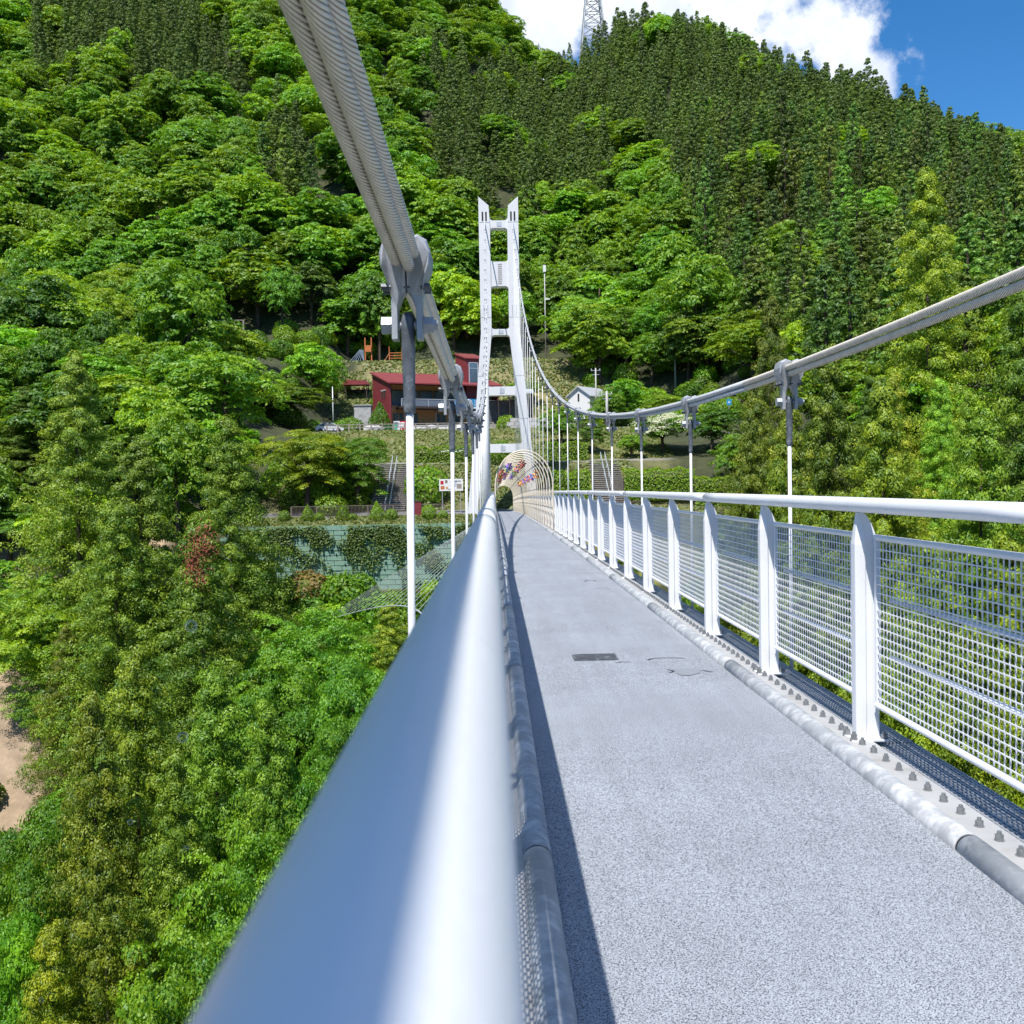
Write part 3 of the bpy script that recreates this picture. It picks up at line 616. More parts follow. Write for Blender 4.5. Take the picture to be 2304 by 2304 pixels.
# undergrowth trees filling the valley sides below the bridge
Pv = []
y = 26.
while y < 99:
    x = np.arange(-72, 84, 5.6); Pv.append(np.stack([x + rng.uniform(-2.3, 2.3, len(x)), y + rng.uniform(-2.3, 2.3, len(x))], 1)); y += 5.6
Pv = np.concatenate(Pv); hv = rng.uniform(8, 13, len(Pv)); zv = terrain(Pv[:, 0], Pv[:, 1])
uv, vv = proj(np.stack([Pv[:, 0], Pv[:, 1], zv + hv], 1)); rad = 4.2 * F / Pv[:, 1]
hv = np.where(Pv[:, 0] > 18, hv * 1.9, hv); uv, vv = proj(np.stack([Pv[:, 0], Pv[:, 1], zv + hv], 1))
lim = np.where((uv > 590) & (uv < 1120), 1300, np.where(uv <= 590, 1180, np.where(uv > 1720, 800, 1150)))
ok = (vv - .1 * rad > lim) & (uv > -250) & (uv < 2550) & (vv < 2700)
ok &= ~((uv < 110) & (vv > 1330) & (vv < 1730))                         # bare soil slope stays bare
ok &= (np.abs(Pv[:, 0] - .9) > 3) | (zv + hv < -6)
near = rng.uniform(0, 1, len(Pv)) < np.where(Pv[:, 0] > 0, .8, .25)
il = np.where(ok & ~near)[0]; ic2 = np.where(ok & near)[0]
place(Pv[il], hv[il], 'b', 'broadleaf_tree', BM, tone(len(il), 'b') * np.array([.9, .95, .9]), 'green tree filling the valley side below the deck', 'broadleaf trees on the valley sides', 12, 5, rng.uniform(3.8, 5.0, len(il)))
place(Pv[ic2], hv[ic2] * 1.15, 'c', 'cedar_tree', CN, tone(len(ic2), 'c'), 'smaller cedar on the valley side below the deck', 'cedars on the valley sides' , 26, 8.4, rng.uniform(4.4, 6.2, len(ic2)))
# individuals first: the nearest of each kind
oc = np.argsort(Pc[:, 1]); nc = max(60, 298 - sum(1 for o_ in COL.objects if o_.name.split('.')[0] == 'cedar_tree')); ic, rc_ = oc[:nc], oc[nc:]
place(Pc[ic], hc[ic], 'c', 'cedar_tree', CF, tone(nc, 'c'), 'dark narrow cedar in the plantation on the hill above the bridge tower', 'plantation cedars on the hillside', 18, 3.6, rng.uniform(3.2, 4.4, nc))
nr = len(rc_); wood('cedar_wood', 'dark cedar plantation covering the upper hillside to the ridge', 'wood', Pc[rc_], hc[rc_], rng.uniform(3.1, 4.3, nr), 18, 3.6, CF, (1, 1, 1))
sel = [rb_[~pinb[rb_]][0::3], rb_[~pinb[rb_]][1::3], rb_[~pinb[rb_]][2::3], rb_[pinb[rb_]]]
for q, (idx, tn, nm, lab) in enumerate(zip(sel, [(1.05, 1.08, .7), (.78, .98, .85), (.92, .92, .7), (.5, .8, 1.7)], ['broadleaf_wood'] * 4,
        ['fresh green broadleaf wood spread over the upper hillside', 'deeper green broadleaf wood mixed through the upper hillside', 'olive green broadleaf wood mixed through the upper hillside', 'bluish green pine stand set in the cedar plantation'])):
    if len(idx): wood(nm, lab, 'wood', Pb[idx], hb[idx], rng.uniform(5.0, 9.8, len(idx)), 12, 5, BF, tn)
# a withered branch tuft on one cedar
wr = np.random.default_rng(4); c0 = at(452, 1230, 71.6)
C = np.concatenate([c0 + wr.normal(0, 1, (600, 3)) * np.array([.55, .3, .8]), at(430, 1275, 71.6) + wr.normal(0, 1, (260, 3)) * np.array([.3, .3, .45]), at(452, 1300, 71.6) + wr.normal(0, 1, (200, 3)) * np.array([.25, .3, .4])])
V, Qd = leaf_quads(C, wr.normal(size=C.shape) + np.array([0, -.6, .6]), .2, .1, wr)
M['dead'] = pmat('dead_needles', (.26, .075, .04), .9, var=.25, scale=2)
o = put('dead_branch', mesh_np('dead_branch', V, Qd, 'dead'), dead_host); o['kind'] = 'stuff'; o['label'] = 'withered red-brown spray'
o.matrix_parent_inverse = Matrix.LocRotScale(dead_host.location, dead_host.rotation_euler, dead_host.scale).inverted()

# ------------------------------------------------------------------ the bridge
XC = .933; TY = 104.0
def zd(y): return -1.3e-4 * np.asarray(y, float) ** 2
def cable_z(y): return 2.18 + .00276 * (np.asarray(y, float) - 6) ** 2
def half(y, s=1): return (1.255 if s > 0 else 1.235) + .19 * (np.maximum(np.asarray(y, float), 0) / TY) ** 2
def deck_pt(px, py):
    d = pix_dir(px, py); t = -CAMZ / d[2]
    for _ in range(20):
        P = CAMP + d * t; t += (P[2] - float(zd(P[1]))) / -d[2] * .9
    return CAMP + d * t
POSTS = [5.2 + 1.86 * k for k in range(-6, 51)]
HANG = [3.65 + 3.72 * k for k in range(-2, 27)]
YS = np.arange(-30, 100.01, 1.0)

deck = thing('bridge_deck', 'pale blue-grey speckled footbridge deck between two white railings', 'bridge deck')
mb = MB(); rings = []
for y in YS:
    z = float(zd(y)); rings.append([(XC - .84, y, z - .1), (XC + .84, y, z - .1), (XC + .84, y, z), (XC - .84, y, z)])
mb.loft(rings); mb.build('surfacing', 'deck', deck)
for s in (-1, 1):
    mb = MB(); rings = []
    for y in YS:
        z = float(zd(y)); a, b = XC + s * .845, XC + s * 1.01
        r = [(a, y, z - .06), (b, y, z - .06), (b, y, z + .016), (a, y, z + .016)]
        rings.append(r if s > 0 else r[::-1])
    mb.loft(rings); mb.build('edge_plate', 'edge', deck)
    mb = MB()
    for y in YS[:-1]:
        z = float(zd(y)); mb.bar((XC + s * .8, y, z - .32), (XC + s * .8, y + 1, float(zd(y + 1)) - .32), .16, .42)
    mb.build('edge_girder', 'under', deck)
    # kerb pipe lengths with dark joints
    y = -7.53
    while y < 100:
        y1 = min(y + 3.72, 100); pts = [(XC + s * .80, q, float(zd(q)) + .004) for q in np.linspace(y + .009, y1 - .009, 5)]
        MB().tube(pts, .055, 28).build('kerb_pipe', 'kerb', deck, smooth=False).data.polygons.foreach_set('use_smooth', [True] * (28 * 4) + [False] * 2)
        if y1 < 60: MB().tube([(XC + s * .80, y1 - .012, float(zd(y1)) + .004), (XC + s * .80, y1 + .012, float(zd(y1)) + .004)], .0515, 24).build('kerb_joint', 'black', deck)
        y = y1
# nuts along the edge plates: the near ones one by one
nm = MB(); hx = hexring(1.0)
def hexbolt(mb, c, s=1.0):
    c = np.asarray(c, float)
    mb.loft([[c + (math.cos(a) * .023 * s, math.sin(a) * .023 * s, z * s) for a in np.arange(10) * math.pi / 5] for z in (0, .004)])
    mb.loft([[c + (q[0] * .0185 * s, q[1] * .0185 * s, z * s) for q in hx] for z in (.004, .028)])
    mb.loft([[c + (math.cos(a) * .010 * s, math.sin(a) * .010 * s, z * s) for a in np.arange(8) * math.pi / 4] for z in (.028, .042)])
hexbolt(nm, (0, 0, 0), .85); nut_me = mb_mesh(nm, 'edge_nut', 'bolt', smooth=False)
for s in (-1, 1):
    far = MB()
    for k in range(640):
        y = 1.2 + .155 * k
        if y > 99: break
        if min(abs(y - p) for p in POSTS) < .09: continue
        P = (XC + s * .935, y, float(zd(y)) + .016)
        if y < (23 if s > 0 else 11): put('edge_nut', nut_me, deck, P, (0, 0, RG.uniform(0, 1)))
        else: far.box((P[0], P[1], P[2] + .013), (.034, .034, .026))
    o = far.build('far_edge_nuts', 'bolt', deck); o['kind'] = 'stuff'
# open grating strips outside the railing
gm = MB()
for k in range(12): gm.box((-.105 + .019 * k, 0, 0), (.008, 1.84, .03))
for k in range(46): gm.box((0, -.9 + .04 * k, .008), (.215, .006, .012))
gr_me = mb_mesh(gm, 'grating', 'galv', smooth=False)
for s in (-1, 1):
    for y in POSTS[1:40]:
        o = put('grating', gr_me, deck, (XC + s * 1.15, y - .93, float(zd(y - .93)) - .03)); o.rotation_euler.x = math.atan(-2.6e-4 * (y - .93))
for y in HANG:
    z = float(zd(y)); MB().box((XC, y, z - .24), (2.7, .14, .2)).build('floor_beam', 'under', deck)
# cracks, patch and drain on the surfacing
def strip(name, pix, w, mat, lab=None):
    P = [deck_pt(*q) + np.array([0, 0, .0045]) for q in pix]; mb = MB()
    for a, b in zip(P[:-1], P[1:]):
        d = b - a; d /= np.linalg.norm(d); n = np.array([-d[1], d[0], 0]) * w / 2
        mb.add([a + n, a - n, b - n, b + n], [(0, 1, 2, 3)])
    return mb.build(name, mat, deck)
for pix in [[(1314, 1309), (1322, 1306), (1335, 1306), (1342, 1308)], [(1338, 1325), (1350, 1324), (1360, 1323), (1372, 1325)], [(1384, 1492), (1398, 1490), (1419, 1490)],
            [(1457, 1486), (1470, 1482), (1490, 1481), (1515, 1481), (1539, 1482)], [(1500, 1507), (1512, 1509), (1516, 1512), (1506, 1514)], [(1580, 1509), (1592, 1511), (1604, 1513)], [(1300, 1291), (1324, 1290)], [(1262, 1255), (1288, 1255)], [(1190, 1229), (1216, 1228)], [(1200, 1196), (1232, 1194)]]:
    strip('crack', pix, .012, 'black')
pa = [deck_pt(*q) + np.array([0, 0, .004]) for q in [(1516, 1506), (1530, 1505), (1560, 1504), (1578, 1507), (1574, 1515), (1556, 1520), (1536, 1521), (1522, 1516)]]
M['patch'] = pmat('deck_patch', (.23, .25, .275), .8, var=.06, scale=8)
MB().add(pa, [tuple(range(len(pa)))[::-1]]).build('patch', 'patch', deck)
a, b = deck_pt(1294, 1487), deck_pt(1391, 1487); c = deck_pt(1385, 1474)
dg = thing('drain_grate', 'small rectangular steel drain grate set in the deck', 'drain', (float((a[0] + b[0]) / 2), float((a[1] + c[1]) / 2), float(zd(a[1]))))
w, l = float(b[0] - a[0]), float(c[1] - a[1])
MB().box((0, 0, .003), (w, l, .003)).build('drain_shade_sheet', 'black', dg)  # flat black sheet stands for the shade under the bars
for x in (-w / 2, w / 2): MB().box((x, 0, .008), (.014, l + .014, .012)).build('frame_bar', 'galv_dark', dg)
for k in range(5): MB().box((0, -l / 2 + l * k / 4, .008), (w - .016, .014 if k in (0, 4) else .02, .011)).build('grate_bar', 'galv_dark', dg)

# ---- railings
pm = MB()       # post: rounded bar with pencil top, and a curved web plate behind it
def ring(z, rx, ry, cx=0.0): return [(cx + rx * math.copysign(abs(math.cos(a)) ** .3, math.cos(a)), ry * math.copysign(abs(math.sin(a)) ** .3, math.sin(a)), z) for a in np.arange(16) * math.pi / 8]
pm.loft([ring(.026, .030, .036), ring(1.04, .030, .036), ring(1.205, .009, .014)])
pw = [(.0, .026), (.10, .026), (.10, .98), (.096, 1.04), (.084, 1.10), (.064, 1.15), (.04, 1.19), (.02, 1.207), (0, 1.207)]
pm.prism([(q[0], q[1]) for q in pw], (0, .014, 0), (1, 0, 0), (0, 0, 1), (0, -.028, 0))
post_me = mb_mesh(pm, 'post', 'white', smooth=False); post_me.polygons.foreach_set('use_smooth', [False] * len(post_me.polygons))
bm_ = MB(); bm_.box((.03, 0, .0205), (.19, .15, .010)); base_me = mb_mesh(bm_, 'base_plate', 'white', smooth=False)
ab = MB(); hexbolt(ab, (0, 0, 0), .95); abolt_me = mb_mesh(ab, 'anchor_bolt', 'bolt', smooth=False)
PH0, PH1, PL = .20, 1.075, 1.86 - .085
fr = MB()
fr.tube([(0, -PL / 2, PH1), (0, PL / 2, PH1)], .0165, 12); fr.tube([(0, -PL / 2, PH0), (0, PL / 2, PH0)], .0165, 12)
for y in (-PL / 2 + .012, PL / 2 - .012): fr.box((0, y, (PH0 + PH1) / 2), (.022, .024, PH1 - PH0))
frame_me = mb_mesh(fr, 'panel_frame', 'white', smooth=False)
wm = MB()
nvw = 41; nhw = 18
for k in range(1, nvw): wm.box((.004, -PL / 2 + PL * k / nvw, (PH0 + PH1) / 2), (.005, .0045, PH1 - PH0 - .02))
for k in range(nhw): wm.box((-.003, 0, PH0 + .045 + k * (PH1 - PH0 - .105) / (nhw - 1)), (.005, PL - .03, .005))
wire_me = mb_mesh(wm, 'wire_mesh', 'white', smooth=False)
mid = MB(); mid.tube([(.022, -PL / 2 + .14, .47), (.022, PL / 2 - .14, .47)], .013, 10); mid1 = mb_mesh(mid, 'stiffener', 'bluepipe')
mid = MB(); mid.tube([(.022, -PL / 2 + .14, .76), (.022, PL / 2 - .14, .76)], .012, 10); mid2 = mb_mesh(mid, 'stiffener', 'bluepipe')
def flipx(me, name):
    m2 = me.copy(); m2.name = name; co = np.empty(len(m2.vertices) * 3, np.float32); m2.vertices.foreach_get('co', co); co[0::3] *= -1; m2.vertices.foreach_set('co', co); m2.flip_normals(); return m2
for s, lab in ((1, 'white railing with wire mesh panels and pointed posts, cedars behind it'), (-1, 'white railing with thick round handrail that carries a blue-grey cable shadow')):
    rl = thing('railing', lab, 'railing')
    pme = post_me if s > 0 else flipx(post_me, 'post'); wme = wire_me if s > 0 else flipx(wire_me, 'wire_mesh'); m1 = mid1 if s > 0 else flipx(mid1, 'stiffener'); m2_ = mid2 if s > 0 else flipx(mid2, 'stiffener')
    bme = base_me if s > 0 else flipx(base_me, 'base_plate'); fme = frame_me
    for k, y in enumerate(POSTS):
        z = float(zd(y)); p = put('post', pme, rl, (XC + s * .967, y, z))
        if y < 40:
            put('base_plate', bme, p)
            if y < 14:
                for dx in (-.05, .11):
                    for dy in (-.055, .055): put('anchor_bolt', abolt_me, p, (s * dx, dy, .0255))
        if k + 1 < len(POSTS):
            yc = y + .93; f = put('panel_frame', fme, rl, (XC + s * 1.045, yc, float(zd(yc)))); f.rotation_euler.x = math.atan(-2.6e-4 * yc)
            put('wire_mesh', wme, f)
            if y < 45: put('stiffener', m1, f); put('stiffener', m2_, f)
    y = POSTS[0] - 1.86; first = True
    while y < 100:
        y1 = min(y + 1.86 * 3, 100.6); ys = np.linspace(y + .002, y1 - .002, 13); n = 56 if y < 6 else 24
        MB().tube([(XC + s * .967, q, float(zd(q)) + 1.246) for q in ys], .0392, n).build('handrail', 'white', rl, smooth=True)
        MB().tube([(XC + s * .967, q, float(zd(q)) + 1.246) for q in (y1 - .03, y1 + .03)], .0375, 20).build('joint_sleeve', 'galv', rl)
        y = y1

# ---- main cables: four ropes each
def rope_lobed(y0, y1, step, cx, dx, dz, lobes=18, r=.0218, lay=.38):
    ys = np.arange(y0, y1 + 1e-6, step); c = np.stack([cx(ys) + dx, ys, cable_z(ys)], 1); T = nrm(np.gradient(c, axis=0)); up = np.cross(np.array([1., 0, 0]), T)
    c = c + up * dz
    n = lobes * 4; th = np.arange(n) * 2 * math.pi / n
    twist = 2 * math.pi * ys / lay
    ph = th[None, :]
    lob = np.abs(np.sin(lobes * ph / 2)); rad = r * (1 - .15 * (1 - lob ** .8)); A = th[None, :] + twist[:, None]
    V = c[:, None, :] + (rad * np.cos(A))[..., None] * np.array([1., 0, 0]) + (rad * np.sin(A))[..., None] * up[:, None, :]
    k = len(ys); i, j = np.meshgrid(np.arange(n), np.arange(k - 1)); a = j * n + i; b = j * n + (i + 1) % n
    Q = np.stack([a, b, b + n, a + n], -1).reshape(-1, 4)
    gro = np.broadcast_to(np.clip(1 - lob * 1.7, 0, 1), (k, n)).ravel()
    return mesh_np('rope', V.reshape(-1, 3), Q, 'rope', gro, smooth=False, attr='groove')
for s, lab in ((-1, 'bundle of four twisted steel ropes sweeping up over the round handrail'), (1, 'bundle of four grey ropes sagging above the mesh panel railing')):
    mc = thing('main_cable', lab, 'cable'); cx = lambda y, s=s: XC + s * half(y, s)
    for o_ in (-.0236, .0236):
        for v_ in (-.0236, .0236):
            dx = s * (o_ * .921 - v_ * .391); dz = o_ * .391 + v_ * .921
            if s < 0: put('rope', rope_lobed(.2, 8.6, .02, cx, dx, dz, lobes=12, lay=.34), mc); y0 = 8.55
            else: put('rope', rope_lobed(3.2, 8.6, .03, cx, dx, dz, lobes=14), mc); y0 = 8.55
            for (p, q) in ((-30, .25 if s < 0 else 3.25), (y0, TY)):
                ys = np.linspace(p, q, 60 if q > 50 else 14); MB().tube(np.stack([cx(ys) + dx, ys, cable_z(ys) + dz], 1), .0216, 10).build('rope', 'rope_smooth', mc, smooth=True)
# ---- hangers: clamp, pin, socket and white rod
def rotz2(poly): return [(-a, b) for a, b in poly][::-1]
half_l = [(-.003, .062), (-.045, .078), (-.078, .058), (-.092, .012), (-.088, -.03), (-.066, -.085), (-.056, -.13), (-.056, -.285), (-.033, -.285), (-.033, -.175), (-.014, -.128), (-.003, -.115)]
def clamp_half(poly, name):
    mb = MB(); cxm = np.mean([p[0] for p in poly]); R = []
    for yy, k in ((-.085, .86), (-.072, 1.0), (.072, 1.0), (.085, .86)):
        w = []
        for (a, b) in poly:
            kk = 1 - (1 - k) * (1 if a not in (-.003, .003) else 0)
            ly = yy if b > -.10 else yy * .42
            w.append((cxm + (a - cxm) * kk, ly, b * (k if b > 0 else 1)))
        R.append(w)
    mb.loft(R); return mb_mesh(mb, name, 'galv', smooth=False)
cl_a = clamp_half(half_l, 'clamp_half'); cl_b = clamp_half(rotz2(half_l), 'clamp_half')
def xcyl(mb, x0, x1, r, y, z, n=6): mb.loft([[(x, y + r * math.cos(a), z + r * math.sin(a)) for a in np.arange(n) * 2 * math.pi / n] for x in (x0, x1)])
mb = MB(); xcyl(mb, -.094, -.057, .033, 0, -.232, 6); xcyl(mb, -.057, .057, .017, 0, -.232, 12); xcyl(mb, .057, .062, .033, 0, -.232, 16); xcyl(mb, .062, .094, .031, 0, -.232, 6); xcyl(mb, .094, .108, .018, 0, -.232, 10); pin_me = mb_mesh(mb, 'pin_bolt', 'galv', smooth=False)
mb = MB(); xcyl(mb, -.09, .085, .008, 0, -.10, 8); xcyl(mb, .05, .085, .014, 0, -.10, 6); xcyl(mb, -.09, -.055, .014, 0, -.10, 6); cb_me = mb_mesh(mb, 'clamp_bolt', 'galv_dark', smooth=False)
mb = MB()
def sring(z, rx, ry): return [(rx * math.cos(a), ry * math.sin(a), z) for a in np.arange(20) * 2 * math.pi / 20]
mb.loft([sring(-.185, .010, .008), sring(-.192, .022, .022), sring(-.215, .0265, .034), sring(-.25, .0265, .034), sring(-.29, .0255, .027), sring(-.36, .0235, .0235), sring(-.41, .0235, .0235), sring(-.43, .0225, .0225), sring(-.50, .0215, .0215), sring(-.545, .0215, .0215), sring(-.549, .0195, .0195)])
soc_me = mb_mesh(mb, 'socket', 'galv_dark', smooth=True)
for s in (-1, 1):
    gl = 'white hanger rod with dark socket clamped to the ropes over the round handrail' if s < 0 else 'white hanger rod with dark socket clamped to the ropes over the mesh panels'
    for y in HANG:
        if y < 1: continue
        if y > 101: break
        xc = XC + s * half(y, s); z = float(cable_z(y)); zb = float(zd(y)) - .14
        h = thing('hanger', gl, 'hanger', (xc, y, zb), 'hangers of the cable ' + ('over the round handrail' if s < 0 else 'over the mesh panels'))
        sl = math.atan(.00552 * (y - 6)); up = z - zb
        for me, nm_ in ((cl_a, 'clamp_half'), (cl_b, 'clamp_half')):
            o = put(nm_, me, h, (0, 0, up)); o.rotation_euler.x = sl * .6
        if y < 40:
            for yy in (-.035, .035): put('clamp_bolt', cb_me, h, (0, yy, up))
        put('pin_bolt', pin_me, h, (0, 0, up)); put('socket', soc_me, h, (0, 0, up))
        xb = s * (1.255 - half(y, s))
        MB().tube([(xb, 0, 0), (0, 0, up - .54)], .0138, 12).build('rod', 'white', h, smooth=True)

# ---- wind-stay cable below the left edge with its ties
ws = thing('wind_stay', 'curved white stay cable below the deck with slanting tie ropes', 'stay cable')
yy = np.linspace(8, 99, 60)
def wsx(y): return -.75 - .012 * (y - 6) - .0020 * (y - 6) ** 2
def wsz(y): return -.95 - .045 * (y - 6) - .00085 * (y - 6) ** 2
MB().tube(np.stack([wsx(yy), yy, wsz(yy)], 1), .03, 8).build('stay_rope', 'rail_white', ws, smooth=True)
for k in range(30):
    y = 10.5 + 3.0 * k
    if y > 98: break
    MB().tube([(XC - 1.3, y, float(zd(y)) - .25), (float(wsx(y)), y, float(wsz(y)))], .009, 5).build('tie_rope', 'rail_white', ws)

# ---- tower
tw = thing('bridge_tower', 'tall white twin-legged bridge tower with crossbeams and slanted tops', 'tower', (XC, TY, -1.4))
def leg_c(z): return float(np.interp(z, [-3, 5.6, 17, 31], [3.35, 2.5, 1.46, 1.46]))
def leg_w(z): return float(np.interp(z, [-3, 5.6, 17, 31], [.52, .47, .55, .58]))
for s in (-1, 1):
    zs = [-3, 0, 3, 5.6, 8, 11, 14, 17, 20, 24, 28]
    outl = [(s * (leg_c(z) + leg_w(z)), z) for z in zs] + [(s * 2.03, 30.9), (s * 1.0, 30.0)] + [(s * (leg_c(z) - leg_w(z)), z) for z in zs[::-1]]
    mb = MB(); mb.prism(outl, (XC, TY - .75, 0), (1, 0, 0), (0, 0, 1), (0, 1.5, 0)); lg = mb.build('leg', 'white_tower', tw, (XC, TY, -1.4))
    for dx in (-.18, .18): MB().box((XC + s * 1.46 + dx, TY - .76, 28.9), (.16, .05, .9)).build('cable_slot', 'black', lg, (XC, TY, -1.4))
    for z in (18.6, 8.2, 28.3, 12.6):
        MB().box((XC + s * leg_c(z), TY - .757, z), (leg_w(z) * 1.9, .02, .035)).build('plate_seam', 'galv', lg, (XC, TY, -1.4))
    for k in range(3):
        MB().box((XC + s * leg_c(19) + (k - 1) * .2, TY - .757, 19.3), (.05, .02, 1.1)).build('vent_slot', 'galv', lg, (XC, TY, -1.4))
def beam(z0, z1, name='crossbeam', ch=.3):
    w0 = leg_c(z0) - leg_w(z0) + .05; w1 = leg_c(z1) - leg_w(z1) + .05
    pl = [(-w0, z0 - ch), (-w0 + ch * .4, z0 - ch * .3), (-w0 + ch, z0), (w0 - ch, z0), (w0 - ch * .4, z0 - ch * .3), (w0, z0 - ch), (w1, z1 + ch), (w1 - ch * .4, z1 + ch * .3), (w1 - ch, z1), (-w1 + ch, z1), (-w1 + ch * .4, z1 + ch * .3), (-w1, z1 + ch)]
    return MB().prism(pl, (XC, TY - .62, 0), (1, 0, 0), (0, 0, 1), (0, 1.24, 0)).build(name, 'white_tower', tw, (XC, TY, -1.4))
for (a_, b_) in ((27.75, 28.5), (21.8, 24.3), (16.8, 17.4), (10.6, 11.5), (4.7, 5.6)):
    bmn = beam(a_, b_)
    if a_ == 21.8:
        for k in range(11): MB().box((XC + .05, TY - .63, 22.05 + k * .2), (.42, .03, .06)).build('louver', 'lograil', bmn, (XC, TY, -1.4))
    else:
        MB().box((XC + .05, TY - .63, (a_ + b_) / 2), (.5, .03, (b_ - a_) * .6)).build('hatch', 'silver', bmn, (XC, TY, -1.4))

# ---- hooped tunnel over the far part of the deck
tn = thing('arch_tunnel', 'walk-through tunnel of cream hoops arched over the deck', 'tunnel', (XC, 31.24, float(zd(31.24))))
TB = (XC, 31.24, float(zd(31.24)))
def hoop_pts(y, n=18):
    z = float(zd(y)); P = [(-.9, .03), (-.9, .7), (-.9, 1.35)]
    P += [(-.9 * math.cos(a), 1.45 + 1.12 * math.sin(a)) for a in np.linspace(0.02, math.pi - .02, n)]
    P += [(.9, 1.35), (.9, .7), (.9, .03)]
    return [(XC + a, y, z + b) for a, b in P]
HY = [31.24 + 1.86 * k for k in range(37)]
for y in HY: MB().tube(hoop_pts(y), .021, 7).build('hoop', 'cream', tn, TB, smooth=True)
for (a, b) in ((-.9, 1.4), (.9, 1.4), (.62, 2.27), (-.62, 2.27), (.9, .75)):
    MB().tube([(XC + a, y, float(zd(y)) + b) for y in HY], .012, 6).build('runner_wire', 'galv_dark', tn, TB)
for s in (-1, 1):
    mb = MB()
    for k in range(107):
        y = 31.6 + .62 * k
        mb.box((XC + s * .9, y, float(zd(y)) + .72), (.012, .02, 1.36))
    mb.build('side_bars', 'cream', tn, TB)
cols = {'purple': (.20, .05, .36), 'red': (.62, .06, .03), 'blue': (.05, .12, .50), 'green': (.10, .50, .12), 'orange': (.75, .25, .03), 'yellow': (.75, .55, .05), 'grey': (.14, .12, .16)}
for k_, c_ in cols.items(): M['pw_' + k_] = pmat('pinwheel_' + k_, c_, .5, var=.05)
mb = MB()
for k in range(6):
    a = k * math.pi / 3; c, s_ = math.cos(a), math.sin(a)
    P = lambda r, t, d: (r * math.cos(a + t), d, r * math.sin(a + t))
    mb.add([P(.02, 0, 0), P(.13, -.25, .03), P(.18, .15, 0), P(.09, .5, -.03)], [(0, 1, 2, 3), (3, 2, 1, 0)])
pwb = MB(); pwb.v = mb.v; pwb.f = [f for q, f in enumerate(mb.f) if q % 2 == 0]
pw_me = {}
seq = ['purple', 'red', 'blue', 'orange', 'green', 'red', 'purple', 'orange', 'grey', 'blue', 'yellow']
for k_ in cols: pw_me[k_] = mb_mesh(pwb, 'blades', 'pw_' + k_, smooth=False)
hub = MB(); hub.tube([(0, -.02, 0), (0, .02, 0)], .018, 8); hub_me = mb_mesh(hub, 'hub', 'signwhite')
for i in range(4, 20):
    for q, ang in enumerate((2.45, 1.95, 1.35, .55)):
        if (i + q) % 3 == 2: continue
        y = HY[i] + .1; ck = seq[(i * 3 + q * 2) % len(seq)]
        P = (XC + .84 * math.cos(ang), y, float(zd(y)) + 1.42 + 1.0 * math.sin(ang))
        w_ = thing('pinwheel', ck + ' toy pinwheel fixed to the cream hoops of the tunnel', 'pinwheel', P, ck + ' pinwheels in the hoop tunnel', rz=RG.uniform(-.5, .5))
        put('blades', pw_me[ck], w_, None, (0, RG.uniform(0, 1), 0)); put('hub', hub_me, w_)
# soap bubbles drifting past the bridge
m, nt, p = new_mat('soap_film'); nt.nodes.remove(p); o_ = nt.nodes['Material Output']
tr = N(nt, 'ShaderNodeBsdfTransparent'); gl = N(nt, 'ShaderNodeBsdfGlossy'); gl.inputs['Roughness'].default_value = .02; lw = N(nt, 'ShaderNodeLayerWeight'); lw.inputs['Blend'].default_value = .35
mxs = N(nt, 'ShaderNodeMixShader'); lnk(nt, lw.outputs['Facing'], mxs.inputs[0]); lnk(nt, tr.outputs[0], mxs.inputs[1]); lnk(nt, gl.outputs[0], mxs.inputs[2]); lnk(nt, mxs.outputs[0], o_.inputs[0])
pr = N(nt, 'ShaderNodeMath', operation='POWER'); lnk(nt, lw.outputs['Facing'], pr.inputs[0]); pr.inputs[1].default_value = 1.3; lnk(nt, pr.outputs[0], mxs.inputs[0])
M['soap'] = m
for (px, py, Y, r) in [(430, 1408, 6.0, .037), (411, 1659, 5.0, .028), (293, 1850, 4.6, .014), (420, 1908, 5, .012), (93, 2250, 4.4, .012), (204, 1812, 5.5, .012), (2225, 1305, 8, .014)]:
    P = at(px, py, Y); mb = MB()
    mb.loft([[(r * math.sin(t) * math.cos(a), r * math.sin(t) * math.sin(a), r * math.cos(t)) for a in np.arange(24) * math.pi / 12] for t in np.linspace(math.pi - .05, .05, 14)])
    o = mb.build('soap_bubble', 'soap', None, (0, 0, 0), smooth=True); o.location = P
    tag(o, 'larger clear soap bubble drifting before the cedar bank' if r > .025 else 'tiny soap bubble drifting in the air past the railing', 'bubble', 'larger soap bubbles' if r > .025 else 'tiny soap bubbles')

# ------------------------------------------------------------------ the far bank: wall, stairs, lodge
def gz(x, y): return float(terrain(x, y))
# retaining wall of green-stained blocks
rw = thing('retaining_wall', 'green-stained block retaining wall hung with ivy below the grass edge', 'wall', (-14, 99.6, -9))
def blk(w, h): mb = MB(); mb.box((0, 0, 0), (w - .05, .5, h - .05)); return mb_mesh(mb, 'block', 'block', smooth=False)
bfull = blk(1.5, .5); bhalf = blk(.75, .5)
MB().box((-14, 99.95, -5.7), (25.6, .3, 6.2)).build('backing', 'soilwall', rw, (-14, 99.6, -9))
for r_ in range(13):
    x = -26.5 + (0 if r_ % 2 else -.75)
    while x < -1.8:
        put('block', bfull, rw, (x + .75 + 14, RG.uniform(-.05, .05), -8.6 + .5 * r_ + 9)); x += 1.5
rng = np.random.default_rng(17)
n = 11000; x = rng.uniform(-27, -1.5, n); top = -2.45 + rng.normal(0, .1, n)
dep = np.abs(rng.normal(0, 1, n)) * (.9 + 1.5 * np.sin(x * .9) ** 2 + 1.6 * np.sin(x * .37 + 1) ** 2)
